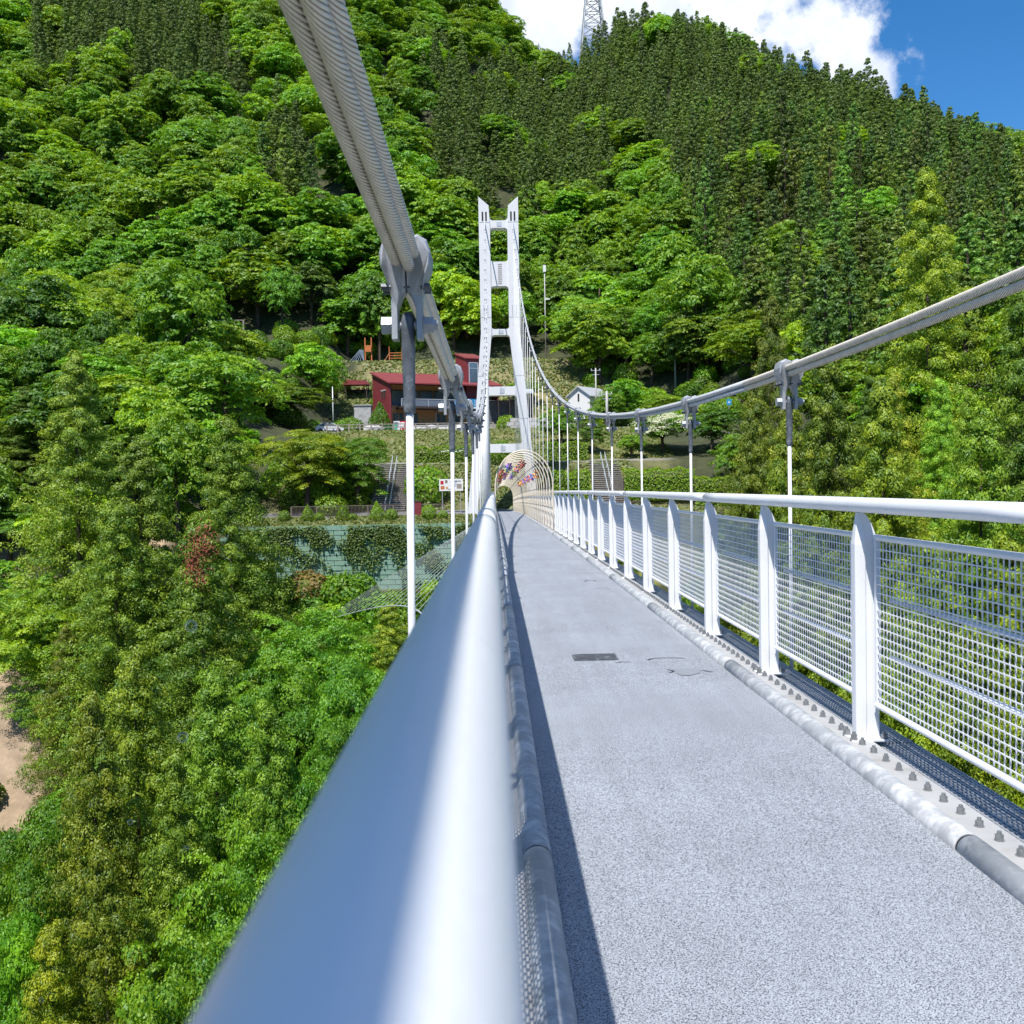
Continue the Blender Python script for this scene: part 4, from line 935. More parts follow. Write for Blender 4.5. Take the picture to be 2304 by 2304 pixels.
C = np.stack([x, 99.18 - rng.uniform(0, .25, n), top - dep], 1); C = C[(C[:, 2] > -8.5) & (rng.normal(0, .5, len(C)) + np.sin(C[:, 0] * 1.7) + np.sin(C[:, 0] * .6 + 2) + np.sin(C[:, 2] * 1.9 + C[:, 0]) > -.7)]
V, Q = leaf_quads(C, rng.normal(0, .5, C.shape) + np.array([0, -.8, .8]), .24, .19, rng)
o = put('ivy', mesh_np('ivy', V, Q, 'ivy', np.repeat(np.clip(rng.normal(.45, .3, len(C)), 0, 1), 4))); o['kind'] = 'stuff'; tag(o, 'ivy trailing down over the green-stained block wall', 'ivy')
# grass: blades on the slopes and the wall edge
C = []
for (x0, x1, y0, y1, k, tall) in [(-27, -1.5, 99.7, 102.6, 7000, .28), (-24, 22, 120.8, 140, 15000, .34), (-30, 24, 173, 190.5, 9000, .5), (-13, 16, 108.6, 117, 4200, .4), (4, 24, 101.5, 108, 1500, .3)]:
    x = rng.uniform(x0, x1, k); y = rng.uniform(y0, y1, k); nzv = np.sin(x * .8) * np.cos(y * 1.1) + np.sin(x * .31 + y * .4)
    kk = nzv + rng.normal(0, .6, k) > -.8; x, y = x[kk], y[kk]; C.append(np.stack([x, y, terrain(x, y) + tall * .3, np.full(len(x), tall)], 1))
C = np.concatenate(C)
V, Q = leaf_quads(C[:, :3], rng.normal(0, .5, (len(C), 3)) + np.array([0, -.6, .5]), C[:, 3] * 1.5, C[:, 3] * .8, rng)
o = put('grass', mesh_np('grass', V, Q, 'grassblade', np.repeat(np.clip(rng.normal(.5, .3, len(C)), 0, 1), 4))); o['kind'] = 'stuff'; tag(o, 'rough grass covering the banks of the park', 'grass')

# clipped shrubs along the wall edge and around
def bush(px, py_base, Y, r, hscale, lab, group=None, cone=False, col=(.95, .95, .6), name='shrub'):
    P = at(px, py_base, Y); z = gz(P[0], Y)
    t = thing(name, lab, 'shrub', (P[0], Y, z - .1), group, rz=RG.uniform(0, 6)); t.scale = (r, r, r * hscale)
    o = put('foliage', (SHC if cone else SH)[RG.randrange(2)], t); o.color = (*col, 1)
    mb = MB(); mb.tube([(0, 0, -.1), (0, 0, .5)], .06, 5); put('stem', mb_mesh(mb, 'stem', 'bark'), t); return t
_st = MB(); _st.tube([(0, 0, -.1), (0, 0, .5)], .06, 5); STEM = mb_mesh(_st, 'stem', 'bark')
WG = 'clipped shrubs in front of the dark picket fence'
for (px, r, h, cone) in [(640, .62, 1.0, 0), (692, .62, 1.25, 1), (718, .5, .9, 0), (772, .62, 1.3, 1), (793, .5, .75, 0), (848, .68, 1.3, 1), (880, .62, .95, 0), (965, .72, 1.1, 0), (996, .5, .9, 0)]:
    bush(px, 1160, 102.0, r, h, ('cone-shaped clipped shrub on the grass edge before the picket fence' if cone else 'round clipped shrub on the grass edge before the picket fence'), WG + (' cones' if cone else ' rounds'), cone)
bush(690, 1290, 97.5, 2.3, .9, 'brownish twiggy bush against the green-stained block wall', None, False, (1.3, .55, 4.0))
bush(745, 1130, 105.4, 1.6, .8, 'wide rounded shrub behind the dark picket fence', None, False, (1.05, 1.0, .6))
bush(1132, 1135, 117, 1.5, 1.0, 'leafy bush framed by the end of the hoop tunnel', None, False, (.8, .85, .6))
bush(855, 955, 152, 1.6, 1.4, 'dark upright bush beside the green banner', None, True, (.45, .6, .5))
bush(790, 945, 150, 1.7, .8, 'low green bush by the parked white car', None, False, (.7, .8, .5))
bush(760, 950, 149, 1.4, .8, 'squat bush beside the road rail, under the grey shed wall', None, False, (.7, .85, .5))
bush(960, 1085, 110.5, 2.3, .9, 'loose leafy shrub behind the white map board', None, False, (.85, .95, .6))
for k, (px, py, Y, r) in enumerate([(735, 845, 180, 1.6), (770, 838, 182, 1.4), (860, 850, 177, 2.0), (900, 845, 178, 1.7), (930, 835, 182, 1.6), (985, 845, 178, 1.8), (690, 800, 190, 2.2), (640, 790, 192, 2.0), (1140, 905, 152, 1.6), (1000, 800, 191, 1.4)]):
    bush(px, py, Y, r, .85, 'bushy shrub on the grassy bank above the red lodge', 'shrubs on the bank above the red lodge', False, RG.choice([(.8, .9, .6), (1.0, 1.0, .55), (.9, .9, .9)]))
# hedges
def hedge(px0, px1, py_top, py_bot, Y, lab, depth=1.4, col=(.85, .85, .45)):
    a, b = at(px0, py_bot, Y), at(px1, py_bot, Y); h = (py_bot - py_top) * Y / F; z = gz((a[0] + b[0]) / 2, Y)
    zb = max(z - .2, a[2] - 2); L = b[0] - a[0]; n = int(L * (h + depth) * 130)
    rr = np.random.default_rng(int(px0)); x = rr.uniform(0, L, n); side = rr.uniform(0, 1, n) < h / (h + depth)
    hz = h + .3 + .14 * np.sin(x * 2.3) + .1 * np.sin(x * 5.1 + 1)
    y = np.where(side, -depth / 2 + rr.normal(0, .08, n), rr.uniform(-depth / 2, depth / 2, n)); zz = np.where(side, rr.uniform(0, 1, n) * hz, hz + rr.normal(0, .07, n))
    Nn = np.where(side[:, None], np.array([0, -1, .4]), np.array([0, 0, 1.])) + rr.normal(0, .5, (n, 3))
    V, Q = leaf_quads(np.stack([x, y, zz], 1), Nn, .2, .14, rr)
    t = thing('hedge', lab, 'hedge', (a[0], Y, zb)); o = put('foliage', mesh_np('foliage', V, Q, 'leaf', np.repeat(np.clip(rr.normal(.55, .3, n), 0, 1), 4)), t); o.color = (*col, 1)
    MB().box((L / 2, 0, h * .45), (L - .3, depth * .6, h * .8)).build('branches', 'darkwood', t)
hedge(932, 1088, 1003, 1034, 119.5, 'trimmed olive hedge above the slope behind the white map board')
hedge(1228, 1322, 1003, 1040, 119.5, 'trimmed olive hedge above the second stone stairs')
hedge(1240, 1328, 1048, 1108, 110, 'tall clipped hedge beside the second stone stairs', 2.0)
hedge(1402, 1560, 1050, 1112, 110, 'long clipped hedge between the second stairs and the cedars', 2.4)
hedge(1560, 1650, 1052, 1112, 108, 'yellow-green hedge end touching the cedars', 2.0, (1.0, .95, .4))

# stairs
def stairs(name, lab, px0, px1, Y0, Y1, z0, z1, n):
    x0 = at(px0, 1100, (Y0 + Y1) / 2)[0]; x1 = at(px1, 1100, (Y0 + Y1) / 2)[0]
    t = thing(name, lab, 'stairs', ((x0 + x1) / 2, Y0, z0)); dy = (Y1 - Y0) / n; dz = (z1 - z0) / n
    me = mb_mesh(MB().box((0, 0, 0), (x1 - x0, dy * 1.9, dz * 1.6)), 'step', 'step', smooth=False)
    tm = mb_mesh(MB().box((0, 0, 0), (x1 - x0 + .02, .12, .05)), 'nosing', 'concrete', smooth=False)
    for k in range(n):
        s_ = put('step', me, t, (0, dy * (k + .95), dz * (k + .22))); put('nosing', tm, s_, (0, -dy * .93, dz * .8))
    for dx in (-.25, .25):
        mb = MB(); mb.tube([(dx, -.3, .95), (dx, 0, .98), (dx, Y1 - Y0 + .3, z1 - z0 + 1.0)], .045, 8); mb.build('handrail', 'rail_white', t, smooth=True)
    for k in range(6):
        f = k / 5
        for dx in (-.25, .25): MB().tube([(dx, f * (Y1 - Y0) + .1, f * (z1 - z0) - .1), (dx, f * (Y1 - Y0) + .1, f * (z1 - z0) + .98)], .03, 6).build('rail_post', 'rail_white', t)
    return t, x0, x1
stairs('stone_stairs', 'brown stone stairs with paired white handrail beside a dark leafy tree', 843, 918, 108.0, 117.2, -1.35, 4.0, 24)
stairs('stone_stairs', 'brown stone stairs between clipped hedges behind the white hanger rods', 1333, 1402, 108.0, 117.2, -1.35, 4.0, 24)

# picket fence along the plaza, left and right of the bridge
def fence(name, lab, x0, x1, Y, z, h, mat, post_every, bars, thick=.05, pick=.11):
    t = thing(name, lab, 'fence', (x0, Y, z)); n = max(2, int((x1 - x0) / post_every))
    for k in range(n + 1): MB().box(((x1 - x0) * k / n, 0, h / 2 - .2), (thick * 1.8, thick * 1.8, h + .4)).build('post', mat, t)
    for b in bars: MB().box(((x1 - x0) / 2, -.02, b * h), (x1 - x0, thick, thick)).build('rail', mat, t)
    if pick:
        me = mb_mesh(MB().box((0, 0, 0), (.025, .025, h * .82)), 'picket', mat, smooth=False); k = int((x1 - x0) / pick)
        for q in range(1, k): put('picket', me, t, ((x1 - x0) * q / k, -.02, h * .53))
    return t
xa = at(655, 1140, 103.6)[0]; xb = at(1000, 1140, 103.6)[0]
fence('picket_fence', 'dark brown metal picket fence along the plaza edge behind clipped shrubs', xa, xb, 103.6, gz(-10, 103.6), 1.15, 'brownrail', 2.6, (.08, 1.0), .06, .14)
fence('picket_fence', 'brown picket fence beyond the mesh railing, below the tall hedges', 3.0, 16.0, 103.6, gz(8, 103.6), 1.1, 'brownrail', 2.6, (.08, 1.0), .06, .14)
xa = at(735, 960, 140.6)[0]; xb = at(1110, 960, 140.6)[0]
fence('log_fence', 'low two-rail log fence along the road bank before the red lodge', xa, xb, 140.6, gz(-12, 140.6), .95, 'lograil', 1.55, (.55, 1.0), .11, 0)
xa = at(450, 735, 203)[0]; xb = at(548, 735, 203)[0]
zf = at(450, 742, 203)[2]
fence('rustic_fence', 'pale rustic fence at the hillside path, dark woods behind', xa, xb, 203, max(gz(xa, 203), zf) - .2, 2.0, 'lograil', 1.5, (1.0,), .16, 0)

# white pipe rail on the slope, red post, map board
p0, p1 = at(972, 1026, 121), at(1082, 1008, 121)
pr_ = thing('pipe_rail', 'thick white pipe rail slanting over the hedge on the slope', 'rail', tuple(p0 - np.array([0, 0, 1.0])))
for dz in (0, .28): MB().tube([p0 + (0, 0, dz), p1 + (0, 0, dz)], .11, 10).build('pipe', 'rail_white', pr_, tuple(p0 - np.array([0, 0, 1.0])), smooth=True)
for f in (.05, .5, .95):
    q = p0 * (1 - f) + p1 * f; MB().tube([(q[0], q[1], gz(q[0], q[1]) - .2), (q[0], q[1], q[2] + .3)], .06, 8).build('support', 'rail_white', pr_, tuple(p0 - np.array([0, 0, 1.0])))
a, b = at(988, 1078, 106), at(1042, 1104, 106); w = b[0] - a[0]; h = a[2] - b[2]; zb = gz(a[0], 106)
ib_ = thing('map_board', 'white notice board with small pictures on two legs beside the plaza', 'sign', ((a[0] + b[0]) / 2, 106, zb))
MB().box((0, 0, b[2] - zb + h / 2), (w, .08, h)).build('panel', 'signwhite', ib_)
for dx in (-w * .38, w * .38): MB().box((dx, .06, (b[2] - zb) / 2 + .2), (.09, .09, b[2] - zb + .6)).build('leg', 'greyrail', ib_)
for (fx, fz, sw, sh, mt) in [(-.38, .2, .13, .3, 'vendred'), (-.2, .28, .1, .25, 'brownrail'), (-.36, -.22, .16, .28, 'orange'), (-.18, -.25, .1, .2, 'wood'), (.1, .1, .26, .5, 'silver'), (.34, -.12, .2, .4, 'lograil'), (.3, .3, .24, .12, 'galv'), (0, -.36, .3, .08, 'galv')]:
    MB().box((fx * w, -.046, b[2] - zb + h / 2 + fz * h), (sw * w, .006, sh * h)).build('picture', mt, ib_)
P = at(938, 1140, 102.8); rp = thing('red_post', 'maroon box post at the end of the picket fence', 'post', (P[0], 102.8, gz(P[0], 102.8)))
MB().box((0, 0, .7), (.9, .5, 1.6)).build('box', 'red', rp); MB().box((0, 0, 1.53), (.98, .58, .07)).build('lid', 'darkwood', rp)

# ---- the red lodge
TH = math.radians(24); U = np.array([math.cos(TH), math.sin(TH), 0]); VV = np.array([-math.sin(TH), math.cos(TH), 0]); A = at(877, 950, 157.0); A[2] = gz(A[0], 158.5) - .3
RB = np.stack([U, VV, np.array([0, 0, 1.])], 1)
lg = thing('lodge', 'red metal-clad two-storey lodge with sloped roof and glazed balcony', 'building', tuple(A))
def lb(u0, u1, v0, v1, z0, z1, name, mat, par=lg):
    c = U * (u0 + u1) / 2 + VV * (v0 + v1) / 2 + np.array([0, 0, (z0 + z1) / 2])
    return MB().box(c, (u1 - u0, v1 - v0, z1 - z0), RB).build(name, mat, par)
Wd, Dp, Ht = 18.8, 8.6, 6.9
lw_ = MB().prism([(0, 0), (Dp, 0), (Dp, Ht + 2.3), (0, Ht)], (0, 0, 0), VV, (0, 0, 1), U * .3).build('side_wall', 'red', lg)
for q in (3.2, 4.4):
    o_c = VV * (q - 1.2) + U * -.12 + np.array([0, 0, Ht - 1.6]); MB().box(o_c, (.25, .25, 1.1), RB).build('vent_pipe', 'darkwood', lw_); MB().box(o_c + np.array([0, 0, .62]), (.36, .36, .16), RB).build('vent_hood', 'rail_white', lw_)
MB().prism([(0, 0), (Dp, 0), (Dp, Ht + 2.3), (0, Ht)], U * (Wd - .3), VV, (0, 0, 1), U * .3).build('side_wall', 'red', lg)
lb(.3, Wd - .3, Dp - .3, Dp, 0, Ht + 2.1, 'back_wall', 'red'); lb(.3, Wd - .3, 2.4, 2.6, 0, Ht, 'front_wall', 'wood')
MB().prism([(-.7, Ht - .17), (Dp + .4, Ht + 2.42), (Dp + .4, Ht + 2.62), (-.7, Ht + .03)], U * -.35, VV, (0, 0, 1), U * (Wd + .7)).build('roof', 'redroof', lg)
for k in range(7):
    u0 = 1.2 + k * 2.4
    wn = lb(u0, u0 + 2.0, 2.32, 2.4, 3.6, 5.9, 'window', 'glass'); lb(u0 - .1, u0, 2.28, 2.42, 3.5, 6.0, 'frame', 'darkwood', wn); lb(u0 + 2.0, u0 + 2.1, 2.28, 2.42, 3.5, 6.0, 'frame', 'darkwood', wn); lb(u0 - .1, u0 + 2.1, 2.28, 2.42, 5.9, 6.05, 'frame', 'darkwood', wn)
    if k % 3 != 2:
        w2 = lb(u0 + .2, u0 + 1.9, 2.32, 2.4, .4, 2.4, 'window', 'glass'); lb(u0 + 1.0, u0 + 1.08, 2.28, 2.42, .4, 2.4, 'frame', 'wood', w2); lb(u0 + .1, u0 + 2.0, 2.28, 2.42, 2.4, 2.55, 'frame', 'wood', w2)
lb(.3, 1.1, 2.25, 2.39, 0, 6.6, 'recess_shade_panel', 'recess_shade')  # flat dark panel, shade of a recess put in as colour
bal = lb(1.8, Wd + 1.0, -.6, 2.3, 2.95, 3.25, 'balcony', 'darkwood')
M['tint'] = pmat('tinted_balustrade', (.16, .19, .24), .15, var=.1, spec=.8)
for k in range(8):
    u0 = 1.8 + k * 2.25
    lb(u0 + .04, u0 + 2.2, -.55, -.5, 3.3, 4.3, 'glass_panel', 'tint', bal); lb(u0 - .03, u0 + .03, -.58, -.5, 3.25, 4.4, 'baluster', 'rail_white', bal)
lb(1.8, Wd + 1.0, -.6, -.5, 4.36, 4.44, 'top_rail', 'rail_white', bal)
for u0 in (2.2, 7.5, 12.8, 18): lb(u0, u0 + .22, -.4, -.18, -.6, 2.95, 'column', 'darkwood')
# rear tower block of the lodge
A2 = at(1050, 880, 163.5); tb = A2 - A; tz = Ht - .5
tbl = thing('lodge_tower', 'red box-shaped roof tower with one tall window above the lodge', 'building', tuple(A + np.array([tb[0], tb[1], tz])))
def tbx(u0, u1, v0, v1, z0, z1, name, mat, par=tbl):
    c = U * (u0 + u1) / 2 + VV * (v0 + v1) / 2 + np.array([0, 0, (z0 + z1) / 2]); return MB().box(c, (u1 - u0, v1 - v0, z1 - z0), RB).build(name, mat, par)
MB().prism([(0, -2.5), (4.6, -2.5), (4.6, 6.1), (0, 4.9)], (0, 0, 0), VV, (0, 0, 1), U * 3.2).build('walls', 'red', tbl)
MB().prism([(-.25, 4.85), (4.9, 6.2), (4.9, 6.36), (-.25, 5.01)], U * -.2, VV, (0, 0, 1), U * 3.6).build('roof', 'redroof', tbl)
tw_ = tbx(.55, 1.95, -.05, .0, .6, 4.2, 'window', 'glass'); tbx(.43, .55, -.09, -.01, .5, 4.3, 'frame', 'silver', tw_); tbx(1.95, 2.07, -.09, -.01, .5, 4.3, 'frame', 'silver', tw_); tbx(.43, 2.07, -.09, -.01, 4.2, 4.32, 'frame', 'silver', tw_); tbx(.43, 2.07, -.09, -.01, .48, .6, 'frame', 'silver', tw_); tbx(.55, 1.95, -.09, -.01, 3.3, 3.38, 'frame', 'silver', tw_)
# blue banner with white characters, hung on the balcony
Bc = U * 13.2 + VV * -.68 + np.array([0, 0, 3.95])
bn = thing('name_banner', 'bright blue banner with white characters hung on the lodge balcony', 'banner', tuple(A + Bc))
M['strip'] = pmat('pale_strip', (.66, .80, .88), .5, var=.04)
MB().box((0, 0, 0), (4.8, .05, 1.25), RB).build('cloth', 'blue', bn); MB().box(U * 0 + np.array([0, 0, -.78]), (4.8, .05, .3), RB).build('lower_strip', 'strip', bn)
def stroke(mb, x0, z0, x1, z1, w=.1):
    a = U * x0 + np.array([0, 0, z0]) - VV * .034; b = U * x1 + np.array([0, 0, z1]) - VV * .034; d = nrm(b - a); n_ = np.cross(d, VV); n_ = nrm(n_) * w / 2
    mb.loft([[a + n_, a - n_, b - n_, b + n_], [a + n_ - VV * .008, a - n_ - VV * .008, b - n_ - VV * .008, b + n_ - VV * .008]])
def glyph(strokes, cx):
    mb = MB()
    for (a0, b0, a1, b1) in strokes: stroke(mb, cx + a0, b0, cx + a1, b1)
    mb.build('character', 'signwhite', bn)
glyph([(-.5, .42, .5, .42), (.0, .42, -.48, -.1), (.02, .3, .02, -.5), (.12, .12, .46, -.18)], -1.45)
glyph([(-.36, .30, .36, .30), (-.5, -.36, .5, -.36)], 0)
glyph([(-.48, .42, -.36, .3), (-.52, .12, -.4, .0), (-.5, -.48, -.34, -.16), (-.2, .44, -.2, -.5), (-.2, .44, .5, .44), (.5, .44, .5, -.5), (-.04, .2, .34, .2), (-.02, .0, .32, .0), (-.02, .0, -.02, -.3), (.32, .0, .32, -.3), (-.02, -.3, .32, -.3)], 1.45)
# yard before the lodge: rails, vending machines, banner, grey wall, boulders, car
xa = at(866, 945, 153.5)[0]; xb = at(1085, 945, 153.5)[0]
fence('yard_rail', 'white double rail in front of the lodge ground floor', xa, xb, 153.5, gz(xa, 153.5), 1.1, 'rail_white', 2.2, (.45, 1.0), .06, 0)
for (px, mt, lab) in ((893, 'signwhite', 'white drinks vending machine beside the red one'), (907, 'vendred', 'red drinks vending machine by the lodge')):
    P = at(px, 945, 155.2); v_ = thing('vending_machine', lab, 'vending machine', (P[0], 155.2, gz(P[0], 155.2)))
    MB().box((0, 0, .95), (.95, .75, 1.9)).build('cabinet', mt, v_); MB().box((-.08, -.385, 1.3), (.66, .02, .85)).build('display', 'glass' if mt != 'vendred' else 'signwhite', v_); MB().box((-.05, -.385, .3), (.6, .02, .25)).build('tray', 'black', v_)
P = at(879, 950, 152.6); gb = thing('green_banner', 'green cloth banner with pale lettering marks below the lodge rail', 'banner', (P[0], 152.6, gz(P[0], 152.6) - .2))
MB().box((0, 0, .9), (1.9, .03, 1.2)).build('cloth', 'banner', gb)
for dx in (-.98, .98): MB().tube([(dx, .03, -.2), (dx, .03, 1.6)], .03, 6).build('pole', 'rail_white', gb)
for (x_, z_, w_, h_) in [(-.5, 1.2, .12, .3), (-.2, 1.15, .3, .08), (.15, 1.1, .1, .3), (.5, 1.18, .28, .08), (-.45, .75, .4, .07), (.1, .7, .12, .25), (.5, .72, .3, .07)]: MB().box((x_, -.02, z_), (w_, .006, h_)).build('lettering', 'signwhite', gb)
P = at(818, 935, 158); gw = thing('shed', 'grey concrete shed wall stained dark beside the red lodge', 'building', (P[0], 158, gz(P[0], 158) - .3))
MB().box((0, 0, 1.6), (2.6, 2.5, 3.6)).build('walls', 'concrete', gw); MB().box((0, 0, 3.48), (2.9, 2.8, .14)).build('roof', 'concrete', gw)
rr = np.random.default_rng(3)
for k, px in enumerate([928, 942, 957, 970, 985, 998, 1012, 835, 848, 1035]):
    P = at(px, 957, 145 + (k % 3)); mb = MB(); s3 = rr.uniform(.5, .9); z = gz(P[0], P[1])
    mb.loft([[(s3 * rr.uniform(.8, 1.2) * math.sin(t) * 1.3 * math.cos(a), s3 * rr.uniform(.8, 1.2) * math.sin(t) * math.sin(a), s3 * .75 * -math.cos(t)) for a in np.arange(9) * 2 * math.pi / 9] for t in np.linspace(.25, math.pi - .25, 6)])
    o = mb.build('boulder', 'stone', None); o.location = (P[0], P[1], z + s3 * .45); tag(o, 'pale garden boulder beside the log fence before the lodge', 'boulder', 'boulders before the lodge')
P = at(741, 938, 147); cr_ = thing('parked_car', 'white car parked behind the dark domed maple', 'car', (P[0], 147, gz(P[0], 147)), rz=.15)
mb = MB(); prof = [(-2, .35), (2, .35), (2.05, .75), (1.2, .9), (.6, 1.42), (-1.1, 1.45), (-1.8, .95), (-2.05, .8)]
mb.prism(prof, (0, -.82, 0), (1, 0, 0), (0, 0, 1), (0, 1.64, 0)); mb.build('body', 'carpaint', cr_)
MB().prism([(1.05, .92), (.55, 1.36), (-1.0, 1.39), (-1.5, .98)], (0, -.83, 0), (1, 0, 0), (0, 0, 1), (0, .008, 0)).build('side_window', 'glass', cr_)
for x_ in (-1.3, 1.3):
    for y_ in (-.78, .78): MB().tube([(x_, y_ - .1, .32), (x_, y_ + .1, .32)], .32, 14).build('wheel', 'black', cr_)
# shelter, playground, white house, canopy
P = at(802, 842, 180); sh_ = thing('shelter', 'small open shelter with red roof on the bank above the grey shed', 'shelter', (P[0], 180, gz(P[0], 180) - .2))
MB().prism([(-2.3, 2.5), (2.3, 2.5), (1.9, 3.2), (-1.9, 3.4)], (0, -1.6, 0), (1, 0, 0), (0, 0, 1), (0, 3.2, 0)).build('roof', 'redroof', sh_)
for x_ in (-1.9, 1.9):
    for y_ in (-1.3, 1.3): MB().box((x_, y_, 1.2), (.16, .16, 2.6)).build('post', 'darkwood', sh_)
MB().box((0, 1.4, 1.0), (3.8, .1, 1.8)).build('back_panel', 'darkwood', sh_)
P = at(817, 792, 193); z = gz(P[0], 193)
pf = thing('climbing_frame', 'play frame with orange tower and blue sloping poles on the terrace', 'play equipment', (P[0], 193, z))
for dx in (-.6, .6): MB().box((1.0 + dx, 0, 2.3), (.2, .2, 4.8)).build('tower_post', 'orange', pf)
MB().box((1.0, 0, 2.6), (1.2, .9, 1.2)).build('tower_panel', 'orange', pf)
for k in range(5): MB().tube([(-2.6 + k * .5, -.5, 0), (-.6 + .15 * k, 0, 2.4)], .07, 6).build('pole', 'playblue', pf)
for k in range(3): MB().tube([(.2, -.5, 0), (-.6 + .3 * k, 0, 2.4)], .07, 6).build('brace', 'playblue', pf)
P = at(890, 797, 192); z = gz(P[0], 192)
sw = thing('swing_frame', 'orange-red play frame with crossbars on the terrace', 'play equipment', (P[0], 192, z))
for dx in (-1.2, 1.2): MB().box((dx, 0, 1.4), (.14, .14, 3.0)).build('post', 'orange', sw)
for dz in (.7, 1.2, 1.7): MB().box((0, 0, dz), (2.4, .1, .12)).build('crossbar', 'orange', sw)
MB().tube([(-1.2, 0, 1.6), (-2.2, -.4, 0)], .06, 6).build('stay', 'orange', sw)
A3 = at(1303, 905, 172); z = gz(A3[0], 172); hs_ = thing('white_house', 'small white gabled house with silver roof and one dark slit window', 'building', (A3[0], 172, A3[2] - .4), rz=math.radians(-38))
MB().prism([(-2.2, -2.5), (2.2, -2.5), (2.2, 1.5), (0, 3.0), (-2.2, 1.5)], (0, 0, 0), (1, 0, 0), (0, 0, 1), (0, 6.5, 0)).build('walls', 'signwhite', hs_)
for s in (-1, 1): MB().prism([(0, 3.0), (s * 2.6, 1.22), (s * 2.6, 1.37), (0, 3.17)], (0, -.4, 0), (1, 0, 0), (0, 0, 1), (0, 7.3, 0)).build('roof', 'silver', hs_)
MB().box((-.1, -.02, 1.2), (.32, .05, 1.3)).build('window', 'black', hs_); MB().box((-2.22, 1.6, .1), (.05, .5, .6)).build('window', 'black', hs_)
a, b = at(1092, 886, 160), at(1200, 886, 160); cz_ = gz(a[0] + 3, 160)
cn = thing('canopy', 'long silver flat canopy roof beside the bridge tower leg', 'canopy', ((a[0] + b[0]) / 2, 160, cz_ - .2)); L_ = (b[0] - a[0]); hz_ = a[2] - cz_
MB().prism([(-1.8, hz_), (2.2, hz_ + .9), (2.2, hz_ + 1.05), (-1.8, hz_ + .3)], (-L_ / 2, 0, 0), (0, 1, 0), (0, 0, 1), (L_, 0, 0)).build('roof', 'silver', cn)
for k in range(5):
    for y_ in (-1.5, 1.9): MB().box((-L_ / 2 + .3 + (L_ - .6) * k / 4, y_, hz_ / 2), (.12, .12, hz_ + .7)).build('post', 'darkwood', cn)
MB().box((0, 1.95, hz_ * .45), (L_ - .8, .1, hz_ * .8)).build('back_wall', 'soilwall', cn)
P = at(1180, 935, 146); ms = thing('stone_bank', 'grey stone-faced bank beside the bridge tower leg', 'wall', (P[0] + 3, 150, gz(P[0] + 3, 150) - .5))
for r_ in range(4):
    for k in range(9): put('stone', bhalf if False else mb_mesh(MB().box((0, 0, 0), (1.05, .5, .55)), 'stone', 'stone', smooth=False), ms, (-5 + 1.12 * k + (.5 if r_ % 2 else 0), r_ * .12 + RG.uniform(-.05, .05), .3 + r_ * .6))
# poles, lamp, signs
def pole(px, py_top, py_bot, Y, r, lab, arms=True, mat='pole'):
    a = at(px, py_top, Y); z = gz(a[0], Y); t = thing('utility_pole', lab, 'pole', (a[0], Y, z - .3)); h = a[2] - z + .3
    MB().tube([(0, 0, 0), (0, 0, h)], [r, r * .75], 8).build('shaft', mat, t, smooth=True)
    if arms:
        for k, dz in enumerate((.4, 1.1)): MB().box((0, 0, h - dz), (1.6 - .4 * k, .1, .1)).build('crossarm', 'galv', t)
        for dx in (-.7, 0, .7): MB().tube([(dx, 0, h - .35), (dx, 0, h - .1)], .06, 6).build('insulator', 'signwhite', t)
    return t, a
pole(445, 642, 700, 205, .2, 'grey utility pole before the dark woods by the rustic fence')
pole(748, 870, 930, 152, .09, 'thin white pole at the car park edge', False, 'rail_white')
pole(1340, 828, 890, 168, .15, 'concrete utility pole beside the white gabled house')
_, pa_ = pole(1519, 790, 880, 176, .17, 'tall concrete utility pole behind the white flowering tree')
pole(1365, 880, 925, 144, .22, 'short thick concrete pole left of the round bright tree')
t, a = pole(1225, 608, 715, 196, .13, 'tall lamp pole with a boxed lantern before the wooded slope', False)
hh_ = a[2] - gz(a[0], 196) + .3; MB().box((0, 0, hh_ + .3), (.55, .55, 1.3)).build('lantern', 'signwhite', t); MB().box((.5, 0, hh_ - 5.6), (.9, .3, .25)).build('bracket_lamp', 'signwhite', t)
P = at(1640, 905, 128); zb = gz(P[0], 128); bs = thing('blue_sign', 'small blue guide sign with white mark on a grey post at the cedar edge', 'sign', (P[0], 128, min(zb, P[2] - 2.6)))
hz2 = P[2] - min(zb, P[2] - 2.6); MB().tube([(0, 0, 0), (0, 0, hz2 + .3)], .06, 8).build('post', 'greyrail', bs); MB().box((0, -.09, hz2), (.6, .06, .75)).build('panel', 'blue', bs); MB().prism([(-.15, -.1), (.15, -.1), (0, .2)], (0, -.13, hz2), (1, 0, 0), (0, 0, 1), (0, -.008, 0)).build('arrow_mark', 'signwhite', bs)
for (p_, q_, lab) in (((1340, 836, 168), (1519, 800, 176), 'sagging wire strung between the concrete utility poles'), ((445, 650, 205), (1225, 700, 208), 'faint wire crossing before the dark woods from the grey pole')):
    a, b = at(*p_), at(*q_); f = np.linspace(0, 1, 14)[:, None]; Pw = a * (1 - f) + b * f; Pw[:, 2] -= 4 * 1.2 * (f * (1 - f))[:, 0]
    o = MB().tube(Pw, .02, 5).build('overhead_wire', 'black', None, tuple(a)); tag(o, lab, 'wire')
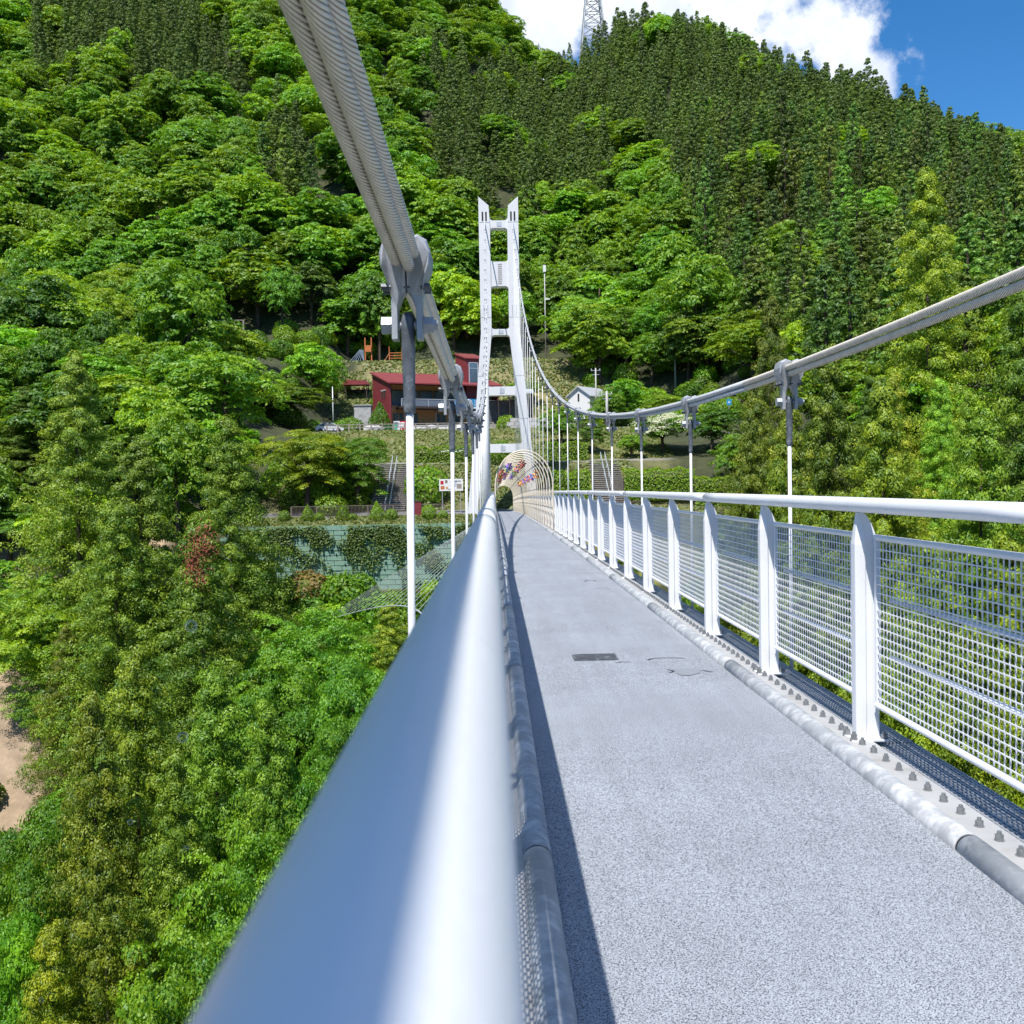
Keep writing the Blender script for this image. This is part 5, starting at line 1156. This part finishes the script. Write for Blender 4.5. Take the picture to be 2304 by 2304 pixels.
# lattice pylon on the ridge
yp = 428.; P = at(1334, 60, yp); zg = gz(P[0], yp)
py_ = thing('pylon', 'grey steel lattice pylon standing on the wooded ridge', 'pylon', (P[0], yp, zg - 1)); PH = 70.
def hw(z): return float(np.interp(z, [0, 45, 70], [7.6, 3.0, 1.2]))
for sx in (-1, 1):
    for sy in (-1, 1): MB().tube([(sx * hw(z), sy * hw(z), z) for z in (0, 20, 45, 70)], .32, 6).build('leg', 'pylon', py_)
zs = [0, 7, 14, 20.5, 26.5, 32, 37, 41.5, 45.5, 49, 52, 55, 58, 61, 64, 67, 70]
for z0, z1 in zip(zs[:-1], zs[1:]):
    for (ax_, sy) in ((0, -1), (0, 1), (1, -1), (1, 1)):
        a, b = hw(z0), hw(z1)
        if ax_ == 0: q = [((-a, sy * a, z0), (b, sy * b, z1)), ((a, sy * a, z0), (-b, sy * b, z1)), ((-b, sy * b, z1), (b, sy * b, z1))]
        else: q = [((sy * a, -a, z0), (sy * b, b, z1)), ((sy * a, a, z0), (sy * b, -b, z1)), ((sy * b, -b, z1), (sy * b, b, z1))]
        for (c_, d_) in q: MB().tube([c_, d_], .17, 4).build('brace', 'pylon', py_)
for z in (48, 57, 66):
    MB().prism([(-9, 0), (9, 0), (0, 1.6)], (0, -.15, z), (1, 0, 0), (0, 0, 1), (0, .3, 0)).build('crossarm', 'pylon', py_)

# undergrowth bushes on the wooded banks
UG = []
ur = np.random.default_rng(23)
for (x0, x1, y0, y1, n) in [(-48, -27, 103, 205, 60), (16, 48, 135, 206, 95), (-26, -14.5, 108.8, 117, 14), (-28, -2, 92, 98.5, 60), (3, 24, 90, 98.5, 14), (-50, -30, 66, 110, 30), (-34, -4, 204, 216, 22)]:
    for k in range(n):
        x, y = ur.uniform(x0, x1), ur.uniform(y0, y1); r = ur.uniform(1.1, 2.4); z = gz(x, y); u_, v_ = proj(np.array([x, y, z + r]))
        if u_ < -80 or u_ > 2400: continue
        if u_ < 75 and 1400 < v_ < 1760: continue
        if 430 < u_ < 560 and 660 < v_ < 760: continue
        if x0 == 16 and x < 22 and y < 150: continue
        t = thing('undergrowth_bush', 'low bush in the undergrowth of the wooded banks around the park', 'bush', (x, y, z - .2), 'undergrowth bushes on the banks', rz=ur.uniform(0, 6)); t.scale = (r, r, r * ur.uniform(.7, 1.1))
        o = put('foliage', SH[k % 3], t); c = tone(1, 'b')[0] * .9; o.color = (*c, 1); put('stem', STEM, t)
